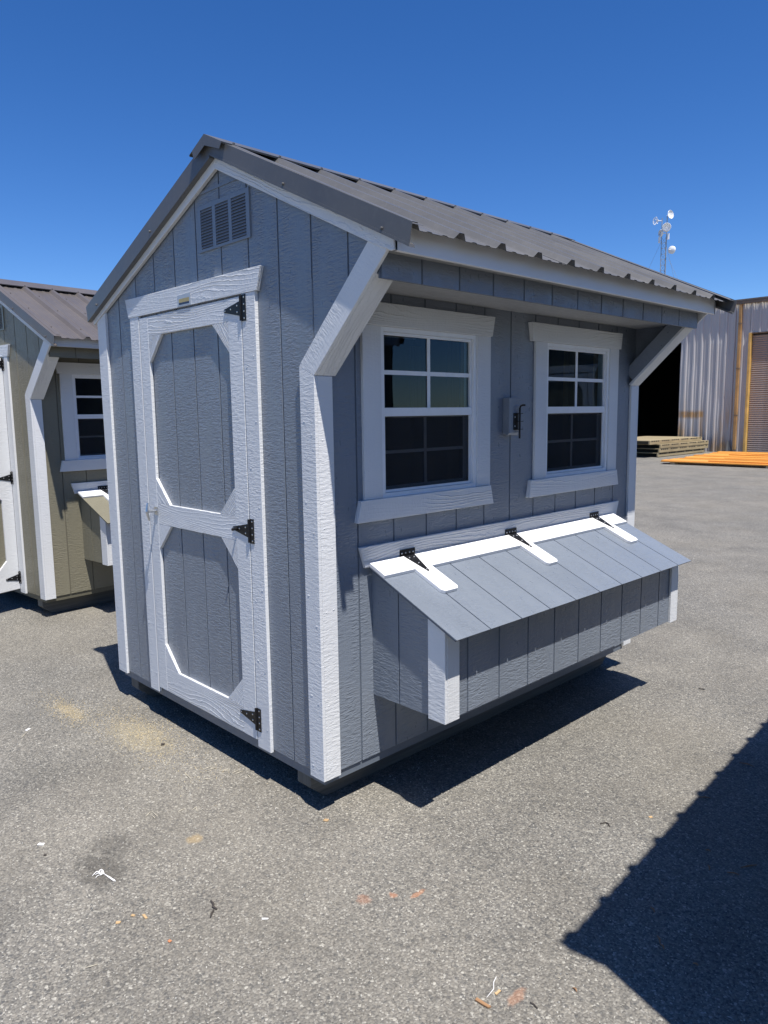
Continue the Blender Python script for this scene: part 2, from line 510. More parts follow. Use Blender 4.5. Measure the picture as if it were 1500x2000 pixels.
def build_coop(name, pal, loc, rz, label, detail=True, door_open=0.0, nest_y=0.0, group=None, door_trim=None):
    P = PAL[pal]
    root = thing(name, label, 'shed', loc, rz, group)
    side_m, tr, trv = P['side'], P['trim'], P['trimv']
    dtr = door_trim or tr
    dtrv = door_trim or trv
    FF = Frame((0, 0, 0), (1, 0, 0), (0, 0, 1), (0, -1, 0))         # gable with the door
    FB = Frame((0, L, 0), (1, 0, 0), (0, 0, 1), (0, 1, 0))          # gable behind
    FS = Frame((0, 0, 0), (0, 1, 0), (0, 0, 1), (1, 0, 0))          # wall with windows
    FL = Frame((-W, 0, 0), (0, 1, 0), (0, 0, 1), (-1, 0, 0))        # wall on the other side

    # ---- gable walls
    door = (-1.377, -0.447, 0.012, 1.955)
    for F, hole in ((FF, door), (FB, None)):
        back = []
        for a, b in ((-W, door[0]), (door[0], door[1]), (door[1], 0.0), (0.0, 0.352)):
            back += gable_strip(a, b, hole)
        wall = slab('gable_wall', back, -0.014, -0.004, F, P['under'], root)
        edges = [-W] + [-1.8288 + PITCH * k for k in range(1, 11)] + [0.36]
        for i in range(len(edges) - 1):
            a, b = edges[i] + (GR if i else 0), edges[i + 1] - (GR if i < len(edges) - 2 else 0)
            qs = gable_strip(a, b, hole)
            qs = [q for q in qs if q[2][1] - q[1][1] > 0.004 or q[3][1] - q[0][1] > 0.004]
            slab('siding_board', qs, -0.004, 0.0, F, side_m, wall)
        # horizontal seam near the peak
        slab('seam_strip', rect(PKX - 0.17, PKX + 0.14, 2.412, 2.424), 0.0003, 0.004, F, side_m, wall, 'h')

    # ---- long walls
    wins = [(0.333, 0.946, 1.117, 1.812), (1.512, 2.142, 1.117, 1.812)]
    def strip_rects(a, b, z0, z1, holes):
        cuts = sorted({a, b} | {k for h in holes for k in h[:2] if a < k < b})
        out = []
        for p, q in zip(cuts, cuts[1:]):
            mid = (p + q) / 2
            hs = [h for h in holes if h[0] < mid < h[1]]
            if hs:
                h = hs[0]
                out.append(rect(p, q, z0, h[2])); out.append(rect(p, q, h[3], z1))
            else:
                out.append(rect(p, q, z0, z1))
        return out
    for F, holes, ztop in ((FS, wins, 1.96), (FL, [], 2.03)):
        bk = []
        cuts = sorted({0.004, L - 0.004} | {k for h in holes for k in h[:2]})
        for p, q in zip(cuts, cuts[1:]): bk += strip_rects(p, q, 0.012, ztop, holes)
        wall = slab('long_wall', bk, -0.014, -0.004, F, P['under'], root)
        edges = [0.0005] + [PITCH * k for k in range(1, 12)] + [L - 0.0005]
        for i in range(len(edges) - 1):
            a, b = edges[i] + (GR if i else 0), edges[i + 1] - (GR if i < len(edges) - 2 else 0)
            slab('siding_board', strip_rects(a, b, 0.012, ztop, holes), -0.004, 0.0, F, side_m, wall)

    # ---- interior: floor, studs
    box('floor', (-W + .016, 0.016, 0.013), (-0.016, L - .016, 0.03), DARK, root)
    for y in (0.03, 0.27, 0.96, 1.235, 1.45, 2.155, 2.42):
        box('stud', (-0.10, y, 0.031), (-0.0145, y + 0.038, 1.93), STUD, root, (0, 0, 1))
    for x in (-1.8, -1.42, -0.44, -0.12):
        box('stud', (x, L - 0.10, 0.031), (x + 0.038, L - 0.0145, 1.97), STUD, root, (0, 0, 1))
    for y in (0.4, 0.8, 1.2, 1.6, 2.0):
        box('stud', (-W + 0.0145, y, 0.031), (-W + 0.10, y + 0.038, 1.97), STUD, root, (0, 0, 1))

    # ---- rim joists, floor joist band and skids
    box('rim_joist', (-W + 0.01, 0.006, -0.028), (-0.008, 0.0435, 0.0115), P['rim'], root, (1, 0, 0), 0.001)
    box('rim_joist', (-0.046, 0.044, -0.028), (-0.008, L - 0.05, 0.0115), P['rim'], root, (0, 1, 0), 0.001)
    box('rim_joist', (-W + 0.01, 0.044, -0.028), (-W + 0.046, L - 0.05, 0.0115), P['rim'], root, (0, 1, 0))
    for x0, x1 in ((-0.206, -0.118), (-1.792, -1.702)):
        prof = [(0.016, -0.0285), (0.016, -0.085), (0.10, GZ + 0.001), (L - 0.10, GZ + 0.001), (L - 0.016, -0.085), (L - 0.016, -0.0285)]
        Fk = Frame((x0, 0, 0), (0, 1, 0), (0, 0, 1), (1, 0, 0))
        slab('skid', prof, 0, x1 - x0, Fk, SKIDD, root, 'h', 0.003)

    for k in range(7):
        y = 0.05 + k * (L - 0.14) / 6
        box('floor_joist', (-W + 0.047, y, -0.027), (-0.047, y + 0.038, 0.0118), SKIDD, root, (1, 0, 0))

    # ---- corner boards
    T = 0.015
    top_r = roof_z(-W, -0.06)
    slab('corner_trim', [(-0.074, 0), (0.0148, 0), (0.0148, 1.6065), (-0.074, 1.645)], 0.0002, T, FF, trv, root, 'v', 0.0012)
    slab('corner_trim', rect(0.0003, 0.074, 0, 1.6065), 0.0002, T, FS, trv, root, 'v', 0.0012)
    slab('corner_trim', [(-0.074, 0), (0.0148, 0), (0.0148, 1.6065), (-0.074, 1.645)], 0.0002, T, FB, trv, root, 'v', 0.0012)
    slab('corner_trim', rect(L - 0.074, L - 0.0003, 0, 1.6065), 0.0002, T, FS, trv, root, 'v', 0.0012)
    slab('corner_trim', [(-W - 0.0148, 0), (-W + 0.088, 0), (-W + 0.088, 2.02), (-W - 0.0148, 1.98)], 0.0002, T, FF, trv, root, 'v', 0.0012)
    slab('corner_trim', rect(0.0003, 0.088, 0, 1.97), 0.0002, T, FL, trv, root, 'v', 0.0012)

    # ---- slanted brace boards
    for F, s in ((FF, 1), (FB, -1)):
        slab('brace_trim', [(-0.074, 1.6455), (0.0148, 1.6072), (0.414, 1.9965), (0.322, 2.038), (-0.06, 1.6625)], 0.0003, T, F, trv, root, (0.716, 0.698), 0.0012)
        y0 = 0.0 if s == 1 else L
        Fu = Frame((0.0148, y0, 1.6072), (0, s, 0), (0.716, 0, 0.698), (0.698, 0, -0.716))
        slab('brace_trim', rect(0.0003, 0.090, 0.0, 0.462), -0.0148, 0.0, Fu, tr, root, 'v', 0.0012)
        slab('brace', rect(0.0125, 0.085, 0.03, 0.43), -0.095, -0.0152, Fu, side_m, root, 'v', 0.001)

    # ---- eave box: hanging strip of siding, soffit, fascia
    FE = Frame((0.364, 0, 0), (0, 1, 0), (0, 0, 1), (1, 0, 0))
    strip = slab('eave_panel', rect(0.004, L - 0.004, 1.914, 2.03), -0.014, -0.004, FE, P['under'], root)
    edges = [0.004] + [PITCH * k for k in range(1, 12)] + [L - 0.004]
    for i in range(len(edges) - 1):
        slab('siding_board', rect(edges[i] + GR, edges[i + 1] - GR, 1.9135, 2.03), -0.004, 0.0, FE, side_m, strip)
    box('soffit', (0.001, 0.014, 1.944), (0.349, L - 0.014, 1.954), SOFF, root, (0, 1, 0))
    box('soffit', (0.3645, -0.012, 1.998), (0.4345, L + 0.010, 2.006), SOFF, root, (0, 1, 0))
    Ff = Frame((0.435, 0, 0), (0, 1, 0), (0, 0, 1), (1, 0, 0))
    slab('fascia', rect(-0.0148, L + 0.013, 1.986, 2.069), 0, 0.0155, Ff, SMOOTH_WHITE if detail else tr, root, 'h', 0.001)
    Fg = Frame((-W, 0, 0), (0, 1, 0), (0, 0, 1), (-1, 0, 0))
    slab('fascia', rect(-0.0148, L + 0.013, 1.975, 2.042), 0.0345, 0.05, Fg, tr, root, 'h', 0.001)

    # ---- rake boards
    zr = lambda x, off: roof_z(x, off)
    for F in (FF, FB):
        slab('rake_board', [(PKX, zr(PKX, -0.098)), (0.322, zr(0.322, -0.098)), (0.4345, 1.986), (0.4505, 1.986), (0.4505, zr(0.45, -0.02)), (PKX, zr(PKX, -0.02))],
             0.004, 0.021, F, tr, root, (0.9, -0.435), 0.0012)
        slab('rake_board', [(PKX - 0.0005, zr(PKX, -0.098)), (-W + 0.1, zr(-W + 0.1, -0.086)), (-W - 0.05, zr(-W - 0.05, -0.084)), (-W - 0.05, zr(-W - 0.05, -0.02)), (PKX - 0.0005, zr(PKX, -0.02))],
             0.004, 0.021, F, tr, root, (0.93, 0.37), 0.0012)

    # ---- roof: deck, metal panels, rake trim, ridge cap
    rm = P['roof']
    lr = (EVR - PKX) * math.sqrt(1 + SR * SR)
    ll = (PKX - EVL) * math.sqrt(1 + SL * SL)
    FRr = Frame((PKX, 0, PKZ), (0, 1, 0), (1, 0, -SR), (SR, 0, 1))
    FRl = Frame((PKX, 0, PKZ), (0, 1, 0), (-1, 0, -SL), (-SL, 0, 1))
    roof = slab('roof', [rect(-OV + .004, L + OV - .004, 0.012, lr - 0.093)], -0.016, -0.0025, FRr, STUD, root)
    slab('roof_deck', [rect(-OV + .004, L + OV - .004, 0.012, ll - 0.03)], -0.016, -0.0025, FRl, STUD, roof)
    def panel(F, y0, y1, length, lift):
        prof = []
        k0 = math.floor(y0 / RIB) - 1
        pts = []
        for k in range(k0, k0 + 20):
            c = k * RIB
            pts += [(c - 0.031, 0), (c - 0.027, 0.004), (c - 0.012, 0.0225), (c + 0.012, 0.0225), (c + 0.027, 0.004), (c + 0.031, 0)]
            for q in (0.335, 0.665):
                mc = c + RIB * q
                pts += [(mc - 0.016, 0), (mc - 0.009, 0.0032), (mc + 0.009, 0.0032), (mc + 0.016, 0)]
        def hz(y):
            for (a, ha), (b, hb) in zip(pts, pts[1:]):
                if a <= y <= b: return ha + (hb - ha) * (y - a) / (b - a + 1e-9)
            return 0
        prof = [(y0, hz(y0))] + [p for p in pts if y0 < p[0] < y1] + [(y1, hz(y1))]
        vs, fs = [], []
        n = len(prof); ns = 9
        for t in (0.0, 0.0012):
            for j in range(ns):
                s_ = length * j / (ns - 1)
                for i, (y, h) in enumerate(prof):
                    wv = 0.0004 * math.sin(j * 2.1 + y * 9) if 0 < j < ns - 1 else 0
                    vs.append(F.p(y, s_, lift + h + t + wv))
        for t in range(2):
            b = t * n * ns
            for j in range(ns - 1):
                for i in range(n - 1):
                    fs.append([b + j * n + i, b + j * n + i + 1, b + (j + 1) * n + i + 1, b + (j + 1) * n + i])
        B = n * ns
        for i in range(n - 1):
            fs.append([i, i + 1, B + i + 1, B + i])
            e = (ns - 1) * n
            fs.append([e + i, B + e + i, B + e + i + 1, e + i + 1])
        for i in (0, n - 1):
            for j in range(ns - 1):
                fs.append([j * n + i, B + j * n + i, B + (j + 1) * n + i, (j + 1) * n + i])
        return mesh('roof_panel', vs, fs, rm, roof)
    for F, ln in ((FRr, lr), (FRl, ll)):
        panel(F, -OV + 0.001, 4 * RIB + 0.034, ln, 0.0)
        panel(F, 4 * RIB - 0.034, 8 * RIB + 0.034, ln, 0.0022)
        panel(F, 8 * RIB - 0.034, L + OV - 0.001, ln, 0.0)
    # ridge cap
    cap = []
    for s, sl in ((1, SR), (-1, SL)):
        Fc = Frame((PKX, 0, PKZ + 0.029), (0, 1, 0), (s, 0, -sl), (s * sl, 0, 1))
        cap.append(slab_geo([rect(-OV - 0.022, L + OV + 0.02, 0.0, 0.135)], -0.0015, 0.0, Fc))
        cap.append(slab_geo([rect(-OV - 0.022, L + OV + 0.02, 0.135, 0.138)], -0.007, 0.0, Fc))
    Fe = Frame((0, -OV - 0.0225, 0), (1, 0, 0), (0, 0, 1), (0, -1, 0))
    zc = PKZ + 0.029
    cap.append(slab_geo([[(PKX, zc - 0.045), (PKX + 0.11, zc - 0.085), (PKX + 0.128, zc - 0.064), (PKX, zc)],
                         [(PKX, zc - 0.045), (PKX, zc), (PKX - 0.10, zc - 0.042), (PKX - 0.088, zc - 0.082)]], 0, 0.0015, Fe))
    vs, fs = merge(*cap)
    mesh('ridge_cap', vs, fs, rm, roof)
    # rake trim: vertical flange, top flange, bottom lip
    for F, yy in ((FF, -1), (FB, 1)):
        for (xa, xb, sgn) in ((PKX, EVR + 0.028, 1), (PKX, EVL - 0.004, -1)):
            za = lambda x, o: roof_z(x, o)
            top, bot = 0.023, (-0.040 if sgn > 0 else -0.050)
            geo = [slab_geo([[(xa, za(xa, bot)), (xb, za(xb, bot)), (xb + 0.012 * sgn, za(xb, top)), (xa, za(xa, top))]], OV + 0.001, OV + 0.0025, F)]
            geo.append(slab_geo([[(xa, za(xa, top) - .0015), (xb, za(xb, top) - .0015), (xb, za(xb, top)), (xa, za(xa, top))]], OV - 0.062, OV + 0.001, F))
            geo.append(slab_geo([[(xa, za(xa, bot)), (xb, za(xb, bot)), (xb, za(xb, bot - 0.010)), (xa, za(xa, bot - 0.010))]], 0.0215, OV + 0.004, F))
            vs, fs = merge(*geo)
            mesh('rake_trim', vs, fs, rm, roof)
    # screws
    gs = lathe_geo([(0.0, 0.007), (0.0045, 0.006), (0.0055, 0.0), (0.008, 0.0), (0.008, -0.0015)], (0, 0, 0), (0, 0, 1), 8)
    scr = mesh('screw', gs[0], gs[1], rm, roof)
    m0 = Matrix.Translation((PKX + 0.115, 0.0, roof_z(PKX + 0.115, 0.0295))) @ Matrix.Rotation(math.atan(SR), 4, 'Y')
    scr.matrix_basis = m0
    for k in range(1, 11):
        dup(scr, roof, Matrix.Translation((PKX + 0.115, k * RIB, roof_z(PKX + 0.115, 0.0295))) @ Matrix.Rotation(math.atan(SR), 4, 'Y'))
    for s_ in (0.28, 0.62, 1.02):
        for k in range(11):
            p = FRr.p(k * RIB + 0.05, s_, 0.001)
            dup(scr, roof, Matrix.Translation(p) @ Matrix.Rotation(math.atan(SR), 4, 'Y'))
    for x in (PKX + 0.5, PKX + 1.02, PKX - 0.55, PKX - 1.2):
        o = dup(scr, roof, Matrix.Translation((x, -OV - 0.003, roof_z(x, -0.032))) @ Matrix.Rotation(R(90), 4, 'X'))

    # ---- vent
    vx0, vx1, vz0, vz1 = -0.780, -0.381, 2.172, 2.364
    w = vx1 - vx0; h = vz1 - vz0
    cols = [(0.060, 0.300), (0.362, 0.615), (0.672, 0.940)]
    bars = [rect(vx0, vx1, vz0, vz0 + .06 * h), rect(vx0, vx1, vz1 - .09 * h, vz1)]
    xs = [0] + [q for c_ in cols for q in c_] + [1]
    for a, b in zip(xs[0::2], xs[1::2]):
        bars.append(rect(vx0 + a * w, vx0 + b * w, vz0 + .06 * h, vz1 - .09 * h))
    vent = slab('vent', bars, 0.0005, 0.007, FF, P['vent'], root, 'h')
    dk = slab('vent_shade_sheet', rect(vx0 + .01, vx1 - .01, vz0 + .01, vz1 - .01), 0.0002, 0.0004, FF, BLACK, vent)  # black sheet stands in for the shade in the openings behind the louvers
    nl = 13
    for a, b in cols:
        base = None
        for k in range(nl):
            z = vz0 + h * (0.075 + 0.83 * (k + 0.15) / nl)
            if base is None:
                Fv = Frame((vx0 + a * w, -0.0006, 0), (1, 0, 0), (0, 0.0, 1), (0, -1, 0))
                geo = slab_geo([rect(0, (b - a) * w, 0, 0.0015)], 0, 0.001, Fv)
                x0, x1 = vx0 + a * w, vx0 + b * w
                vs = [V(x0, -0.001, 0.0108), V(x1, -0.001, 0.0108), V(x1, -0.0075, 0.0), V(x0, -0.0075, 0.0),
                      V(x0, -0.0005, 0.0095), V(x1, -0.0005, 0.0095), V(x1, -0.0065, -0.001), V(x0, -0.0065, -0.001)]
                fs = [[0, 1, 2, 3], [7, 6, 5, 4], [0, 3, 7, 4], [1, 5, 6, 2], [0, 4, 5, 1], [3, 2, 6, 7]]
                base = mesh('louver', vs, fs, P['vent'], vent)
                base.location.z = z
            else:
                o = dup(base, vent); o.location.z = z

    # ---- door casing
    slab('door_trim', rect(-1.472, -1.378, 0.0, 1.961), 0.0003, T + .002, FF, trv, root, 'v', 0.0012)
    slab('door_trim', rect(-0.446, -0.351, 0.0, 1.958), 0.0003, T + .002, FF, trv, root, 'v', 0.0012)
    slab('door_trim', [(-1.484, 1.9615), (-0.334, 1.9585), (-0.302, 2.050), (-1.511, 2.055)], 0.0003, T + .004, FF, tr, root, 'h', 0.0012)
    # ---- door leaf, built round its hinge line
    hx, hy = -0.4505, -T
    door_o = slab('door', rect(-0.915, -0.002, 0.02, 1.938), -0.030, -0.019, Frame((0, 0, 0), (1, 0, 0), (0, 0, 1), (0, -1, 0)), P['under'], root)
    door_o.location = (hx, hy, 0.0)
    door_o.rotation_euler = (0, 0, door_open)
    FD = Frame((-hx, 0, 0), (1, 0, 0), (0, 0, 1), (0, -1, 0))   # door frame: x as when the door is shut
    e = [-1.365, -1.2785, -1.075, -0.869, -0.664, -0.456]
    for i in range(5):
        slab('siding_board', rect(e[i] + GR, e[i + 1] - GR, 0.03, 1.945), -0.019, -0.014, FD, side_m, door_o)
    d0, d1 = -0.0135, 0.002
    xl0, xl1, xr0, xr1 = -1.370, -1.281, -0.553, -0.453
    slab('stile', rect(xl0, xl1, 0.03, 1.950), d0, d1, FD, dtrv, door_o, 'v', 0.0012)
    slab('stile', rect(xr0, xr1, 0.03, 1.950), d0, d1, FD, dtrv, door_o, 'v', 0.0012)
    for z0, z1 in ((1.857, 1.950), (0.920, 1.026), (0.030, 0.158)):
        slab('rail', rect(xl1 + .0006, xr0 - .0006, z0, z1), d0, d1 - .0004, FD, dtr, door_o, 'h', 0.0012)
    cx_, cz_ = 0.130, 0.128
    for zt, zb in ((1.8565, 1.0265), (0.9195, 0.1585)):
        for x, sx in ((xl1 + .0006, 1), (xr0 - .0006, -1)):
            slab('corner_block', [(x, zt), (x + sx * cx_, zt), (x, zt - cz_)], d0, d1 - .0006, FD, dtr, door_o, (1, sx * 1.0), 0.001)
            slab('corner_block', [(x, zb), (x + sx * cx_, zb), (x, zb + cz_)], d0, d1 - .0006, FD, dtr, door_o, (1, -sx * 1.0), 0.001)
    # hinges
    pg = hinge_plate_geo(0.030, 0.106)
    plate0 = None
    strap0 = None
    dot = lathe_geo([(0.0, 0.0022), (0.0022, 0.0018), (0.0042, 0.0)], (0, 0, 0), (0, -1, 0), 7)
    for z in (1.901, 0.973, 0.129):
        if plate0 is None:
            barrel = tube_geo([(-0.004, -0.004, -0.05), (-0.004, -0.004, 0.05)], 0.0055, 8)
            vs, fs = merge(pg, barrel)
            plate0 = mesh('hinge_plate', vs, fs, BLACK, root); plate0.location = (hx + 0.006, -T - 0.0022, z)
            Fh = Frame((0, 0, 0), (1, 0, 0), (0, 0, 1), (0, -1, 0))
            poly = [(0, 0.030), (0, -0.030), (-0.108, -0.009)] + [(-0.114 + 0.009 * math.cos(a), 0.009 * math.sin(a)) for a in [R(250), R(215), R(180), R(145), R(110)]] + [(-0.108, 0.009)]
            sg = slab_geo([poly], 0, 0.003, Fh)
            strap0 = mesh('hinge_strap', sg[0], sg[1], BLACK, door_o); strap0.location = (-0.004, -0.0025, z)
            scs = []
            for k, zz in enumerate((-0.042, -0.014, 0.014, 0.042)):
                scs.append(([v + V(0.019, -0.003, zz) for v in dot[0]], dot[1]))
            vs, fs = merge(*scs)
            ps = mesh('screw_heads', vs, fs, STEEL, plate0)
            scs = [([v + V(px, -0.003, pz) for v in dot[0]], dot[1]) for px, pz in ((-0.114, 0), (-0.07, 0.003), (-0.022, 0.013), (-0.022, -0.013))]
            vs, fs = merge(*scs)
            ss = mesh('strap_screws', vs, fs, STEEL, door_o); ss.location = strap0.location
        else:
            o = dup(plate0, root); o.location = (hx + 0.006, -T - 0.0022, z)
            dup(ps, o)
            o = dup(strap0, door_o); o.location = (-0.004, -0.0025, z)
            o = dup(ss, door_o); o.location = (-0.004, -0.0025, z)
    if detail:
        g1 = tube_geo([(-0.094, -0.004, 0.973), (-0.094, -0.03, 0.972)], [0.007, 0.006], 8)
        mesh('hinge_bolt', g1[0], g1[1], BLACK, door_o)
    # T handle
    bx = -1.292 - hx; bz = 0.988
    ga = slab_geo([rect(bx - 0.016, bx + 0.016, bz - 0.02, bz + 0.02)], 0.0025, 0.008, Frame((0, 0, 0), (1, 0, 0), (0, 0, 1), (0, -1, 0)))
    gb = tube_geo([(bx, -0.008, bz), (bx, -0.048, bz)], [0.009, 0.007], 10)
    gc = tube_geo([(bx - 0.002, -0.047, bz + 0.043), (bx - 0.001, -0.053, bz + 0.012), (bx, -0.054, bz), (bx + 0.001, -0.053, bz - 0.012), (bx + 0.003, -0.046, bz - 0.047)], [0.005, 0.007, 0.009, 0.007, 0.005], 10)
    vs, fs = merge(ga, gb, gc)
    mesh('handle', vs, fs, STEEL, door_o, None, 0, False)

    # nail heads under the paint
    nd = lathe_geo([(0.0, 0.0012), (0.0022, 0.0010), (0.0036, 0.0)], (0, 0, 0), (0, -1, 0), 6)
    nr = random.Random(5)
    geo = []
    for x, z0, z1, d in ((-0.052, .05, 1.58, T), (-0.008, .05, 1.58, T), (-0.42, .1, 1.9, T + .002), (-0.37, .1, 1.9, T + .002), (-1.455, .1, 1.9, T + .002), (-1.395, .1, 1.9, T + .002), (-W + .02, .05, 1.9, T), (-W + .07, .05, 1.9, T)):
        z = z0
        while z < z1:
            geo.append(([v + V(x + nr.uniform(-.006, .006), -d - 0.0002, z) for v in nd[0]], nd[1]))
            z += nr.uniform(.25, .42)
    for z0, z1 in ((.05, 1.58),):
        for y in (.018, .055):
            z = z0
            while z < z1:
                geo.append(([V(T + 0.0002 - v.y, y + v.x + nr.uniform(-.004, .004), z + v.z) for v in nd[0]], nd[1]))
                z += nr.uniform(.25, .42)
    vs, fs = merge(*geo)
    o = mesh('nail_heads', vs, fs, trv, root, (0, 0, 1)); o['kind'] = 'stuff'

    # ---- maker's plate on the door head
    if detail:
        pl = slab('name_plate', rect(-0.967, -0.849, 1.964, 2.012), 0.0195, 0.0205, FF, plain('silver_label', (0.48, 0.49, 0.5), 0.35, 0.3, 0.05), root, 'h')
        slab('plate_band', rect(-0.955, -0.862, 1.978, 1.995), 0.0206, 0.0209, FF, plain('label_gold', (0.42, 0.33, 0.13), 0.4), pl, 'h')
        slab('plate_band', rect(-0.955, -0.862, 1.969, 1.978), 0.0206, 0.0208, FF, plain('label_navy', (0.02, 0.03, 0.07), 0.4), pl, 'h')

    # ---- windows
    for (y0, y1, z0, z1), hd, sl in ((wins[0], (0.212, 1.046, 0.193, 1.066), (0.205, 1.040, 0.183, 1.061)),
                                     (wins[1], (1.375, 2.248, 1.358, 2.262), (1.372, 2.238, 1.354, 2.258))):
        # opening casing
        fr = [rect(y0, y0 + 0.020, z0, z1), rect(y1 - 0.020, y1, z0, z1), rect(y0 + .02, y1 - .02, z1 - 0.018, z1), rect(y0 + .02, y1 - .02, z0, z0 + 0.018)]
        win = slab('window', fr, -0.05, 0.008, FS, VINYL, root)
        slab('casing_board', rect(y0 - 0.101, y0 - 0.0003, z0 + .0005, z1 + 0.0005), 0.0003, T, FS, trv, win, 'v', 0.0012)
        slab('casing_board', rect(y1 + 0.0003, y1 + 0.098, z0 + .0005, z1 + 0.0005), 0.0003, T, FS, trv, win, 'v', 0.0012)
        slab('casing_board', [(hd[0], 1.813), (hd[1], 1.813), (hd[3], 1.903), (hd[2], 1.903)], 0.0003, T + 0.009, FS, tr, win, 'h', 0.0012)
        slab('casing_board', [(sl[2], 1.028), (sl[3], 1.028), (sl[1], 1.117), (sl[0], 1.117)], 0.0003, T + 0.009, FS, tr, win, 'h', 0.0012)
        # sashes
        ym = (y0 + y1) / 2
        def sash(a0, a1, b0, b1, wd, dd, muntin_w, mname='muntin'):
            slab('sash', [rect(a0, a0 + wd, b0, b1), rect(a1 - wd, a1, b0, b1), rect(a0 + wd, a1 - wd, b0, b0 + wd), rect(a0 + wd, a1 - wd, b1 - wd, b1)], dd - 0.008, dd + 0.010, FS, VINYL, win, 'v', 0.001)
            am, bm_ = (a0 + a1) / 2, (b0 + b1) / 2
            mw = muntin_w / 2
            slab(mname, rect(am - mw, am + mw, b0 + wd, b1 - wd), dd + 0.0005, dd + 0.004, FS, VINYL, win)
            slab(mname, rect(a0 + wd, am - mw, bm_ - mw, bm_ + mw), dd + 0.0005, dd + 0.0038, FS, VINYL, win, 'h')
            slab(mname, rect(am + mw, a1 - wd, bm_ - mw, bm_ + mw), dd + 0.0005, dd + 0.0038, FS, VINYL, win, 'h')
            for pa, pb in ((a0 + wd, am), (am, a1 - wd)):
                for qa, qb in ((b0 + wd, bm_), (bm_, b1 - wd)):
                    slab('pane', rect(pa, pb, qa, qb), dd - 0.004, dd - 0.001, FS, GLASS, win)
        sash(y0 + 0.0205, y1 - 0.0205, 1.470, z1 - 0.0185, 0.012, -0.012, 0.018)
        sash(y0 + 0.0215, y1 - 0.0215, z0 + 0.0185, 1.4695, 0.024, -0.034, 0.014)
        slab('meeting_rail', rect(y0 + 0.0205, y1 - 0.0205, 1.452, 1.487), -0.021, 0.001, FS, VINYL, win, 'h', 0.001)
        slab('screen', rect(y0 + 0.024, y1 - 0.024, z0 + 0.022, 1.4515), -0.0122, -0.0118, FS, SCREEN, win)
        slab('screen_frame', [rect(y0 + .0206, y0 + .034, z0 + .019, 1.4515), rect(y1 - .034, y1 - .0206, z0 + .019, 1.4515), rect(y0 + .034, y1 - .034, z0 + .019, z0 + .030)], -0.0115, -0.004, FS, VINYL, win)

    # ---- latch block between the windows
    if detail:
        prof = [(0.0003, 1.360), (0.028, 1.350), (0.040, 1.362), (0.040, 1.531), (0.0003, 1.531)]
        Fp = Frame((0, 1.158, 0), (1, 0, 0), (0, 0, 1), (0, 1, 0))
        blk = slab('latch_block', prof, 0, 0.080, Fp, side_m, root, 'v', 0.0015)
        FK = FS.shift(0.0402)
        slab('latch_plate', rect(1.190, 1.228, 1.376, 1.457), 0, 0.003, FK, BLACK, blk, 'v', 0.0005)
        geo = [tube_geo([(0.055, 1.222, 1.334), (0.055, 1.222, 1.480), (0.056, 1.226, 1.490), (0.062, 1.236, 1.495), (0.072, 1.243, 1.495)], 0.0045, 8)]
        for z in (1.379, 1.417, 1.455):
            geo.append(slab_geo([rect(1.206, 1.234, z - 0.0015, z + 0.0015)], 0.002, 0.026, FK))
        vs, fs = merge(*geo)
        mesh('latch_bolt', vs, fs, BLACK, blk)
        for z in (1.394, 1.438):
            vs = [FK.p(1.200 + v.x, z + v.z, 0.003 - v.y) for v in dot[0]]
            mesh('screw', vs, dot[1], STEEL, blk)

    # ---- nest box
    ny = nest_y
    ya, yb = 0.262 + ny, 2.245 + ny * 0.3
    slab('nest_header', [(0.227 + ny, 0.838), (yb + 0.012, 0.838), (yb + 0.043, 0.926), (0.200 + ny, 0.926)], 0.0003, T, FS, tr, root, 'h', 0.0012)
    lid_o, lid_v = V(0.018, 0, 0.8445), V(0.46, 0, -0.205).normalized()
    zl = lambda x: 0.8445 - 0.4457 * (x - 0.018) - 0.0135
    xf = 0.402
    nest = box('nest_box', (0.001, ya + 0.016, 0.284), (xf - 0.012, yb - 0.016, 0.2955), P['under'], root)
    # side walls
    for y, n in ((ya + 0.0135, -1), (yb - 0.0135, 1)):
        Fn = Frame((0, y, 0), (1, 0, 0), (0, 0, 1), (0, n, 0))
        slab('backing', [(0.001, 0.286), (xf - .012, 0.286), (xf - .012, zl(xf - .012) - .002), (0.001, zl(0.001) - .002)], -0.012, -0.004, Fn, P['under'], nest)
        for a, b in ((0.001, 0.152), (0.159, xf)):
            slab('siding_board', [(a, 0.284), (b, 0.284), (b, zl(b)), (a, zl(a))], -0.004, 0, Fn, side_m, nest)
        slab('box_corner_trim', [(0.327, 0.279), (xf + 0.0132, 0.279), (xf + 0.0132, zl(xf + 0.0132)), (0.327, zl(0.327))], 0.0002, 0.0135, Fn, trv, nest, 'v', 0.0012)
    Fq = Frame((xf, 0, 0), (0, 1, 0), (0, 0, 1), (1, 0, 0))
    zt = zl(xf + 0.014) 
    slab('backing', rect(ya + 0.02, yb - 0.02, 0.286, zt - .004), -0.012, -0.004, Fq, P['under'], nest)
    eds = [ya + 0.0138] + [PITCH * k + 0.005 + ny for k in range(2, 11)] + [yb - 0.0138]
    eds = [q for q in eds if q <= yb - 0.01]
    if yb - 0.0138 - eds[-1] < 0.03: eds[-1] = yb - 0.0138
    for i in range(len(eds) - 1):
        slab('siding_board', rect(eds[i] + (GR if i else 0), eds[i + 1] - (GR if i < len(eds) - 2 else 0), 0.284, zl(xf)), -0.004, 0, Fq, side_m, nest)
    for a, b in ((ya + 0.0138, ya + 0.085), (yb - 0.085, yb - 0.0138)):
        slab('box_corner_trim', rect(a, b, 0.279, zl(xf + 0.0135)), 0.0002, 0.0135, Fq, trv, nest, 'v', 0.0012)
    # lid
    FLd = Frame(lid_o, (0, 1, 0), lid_v, (0.4457, 0, 1))
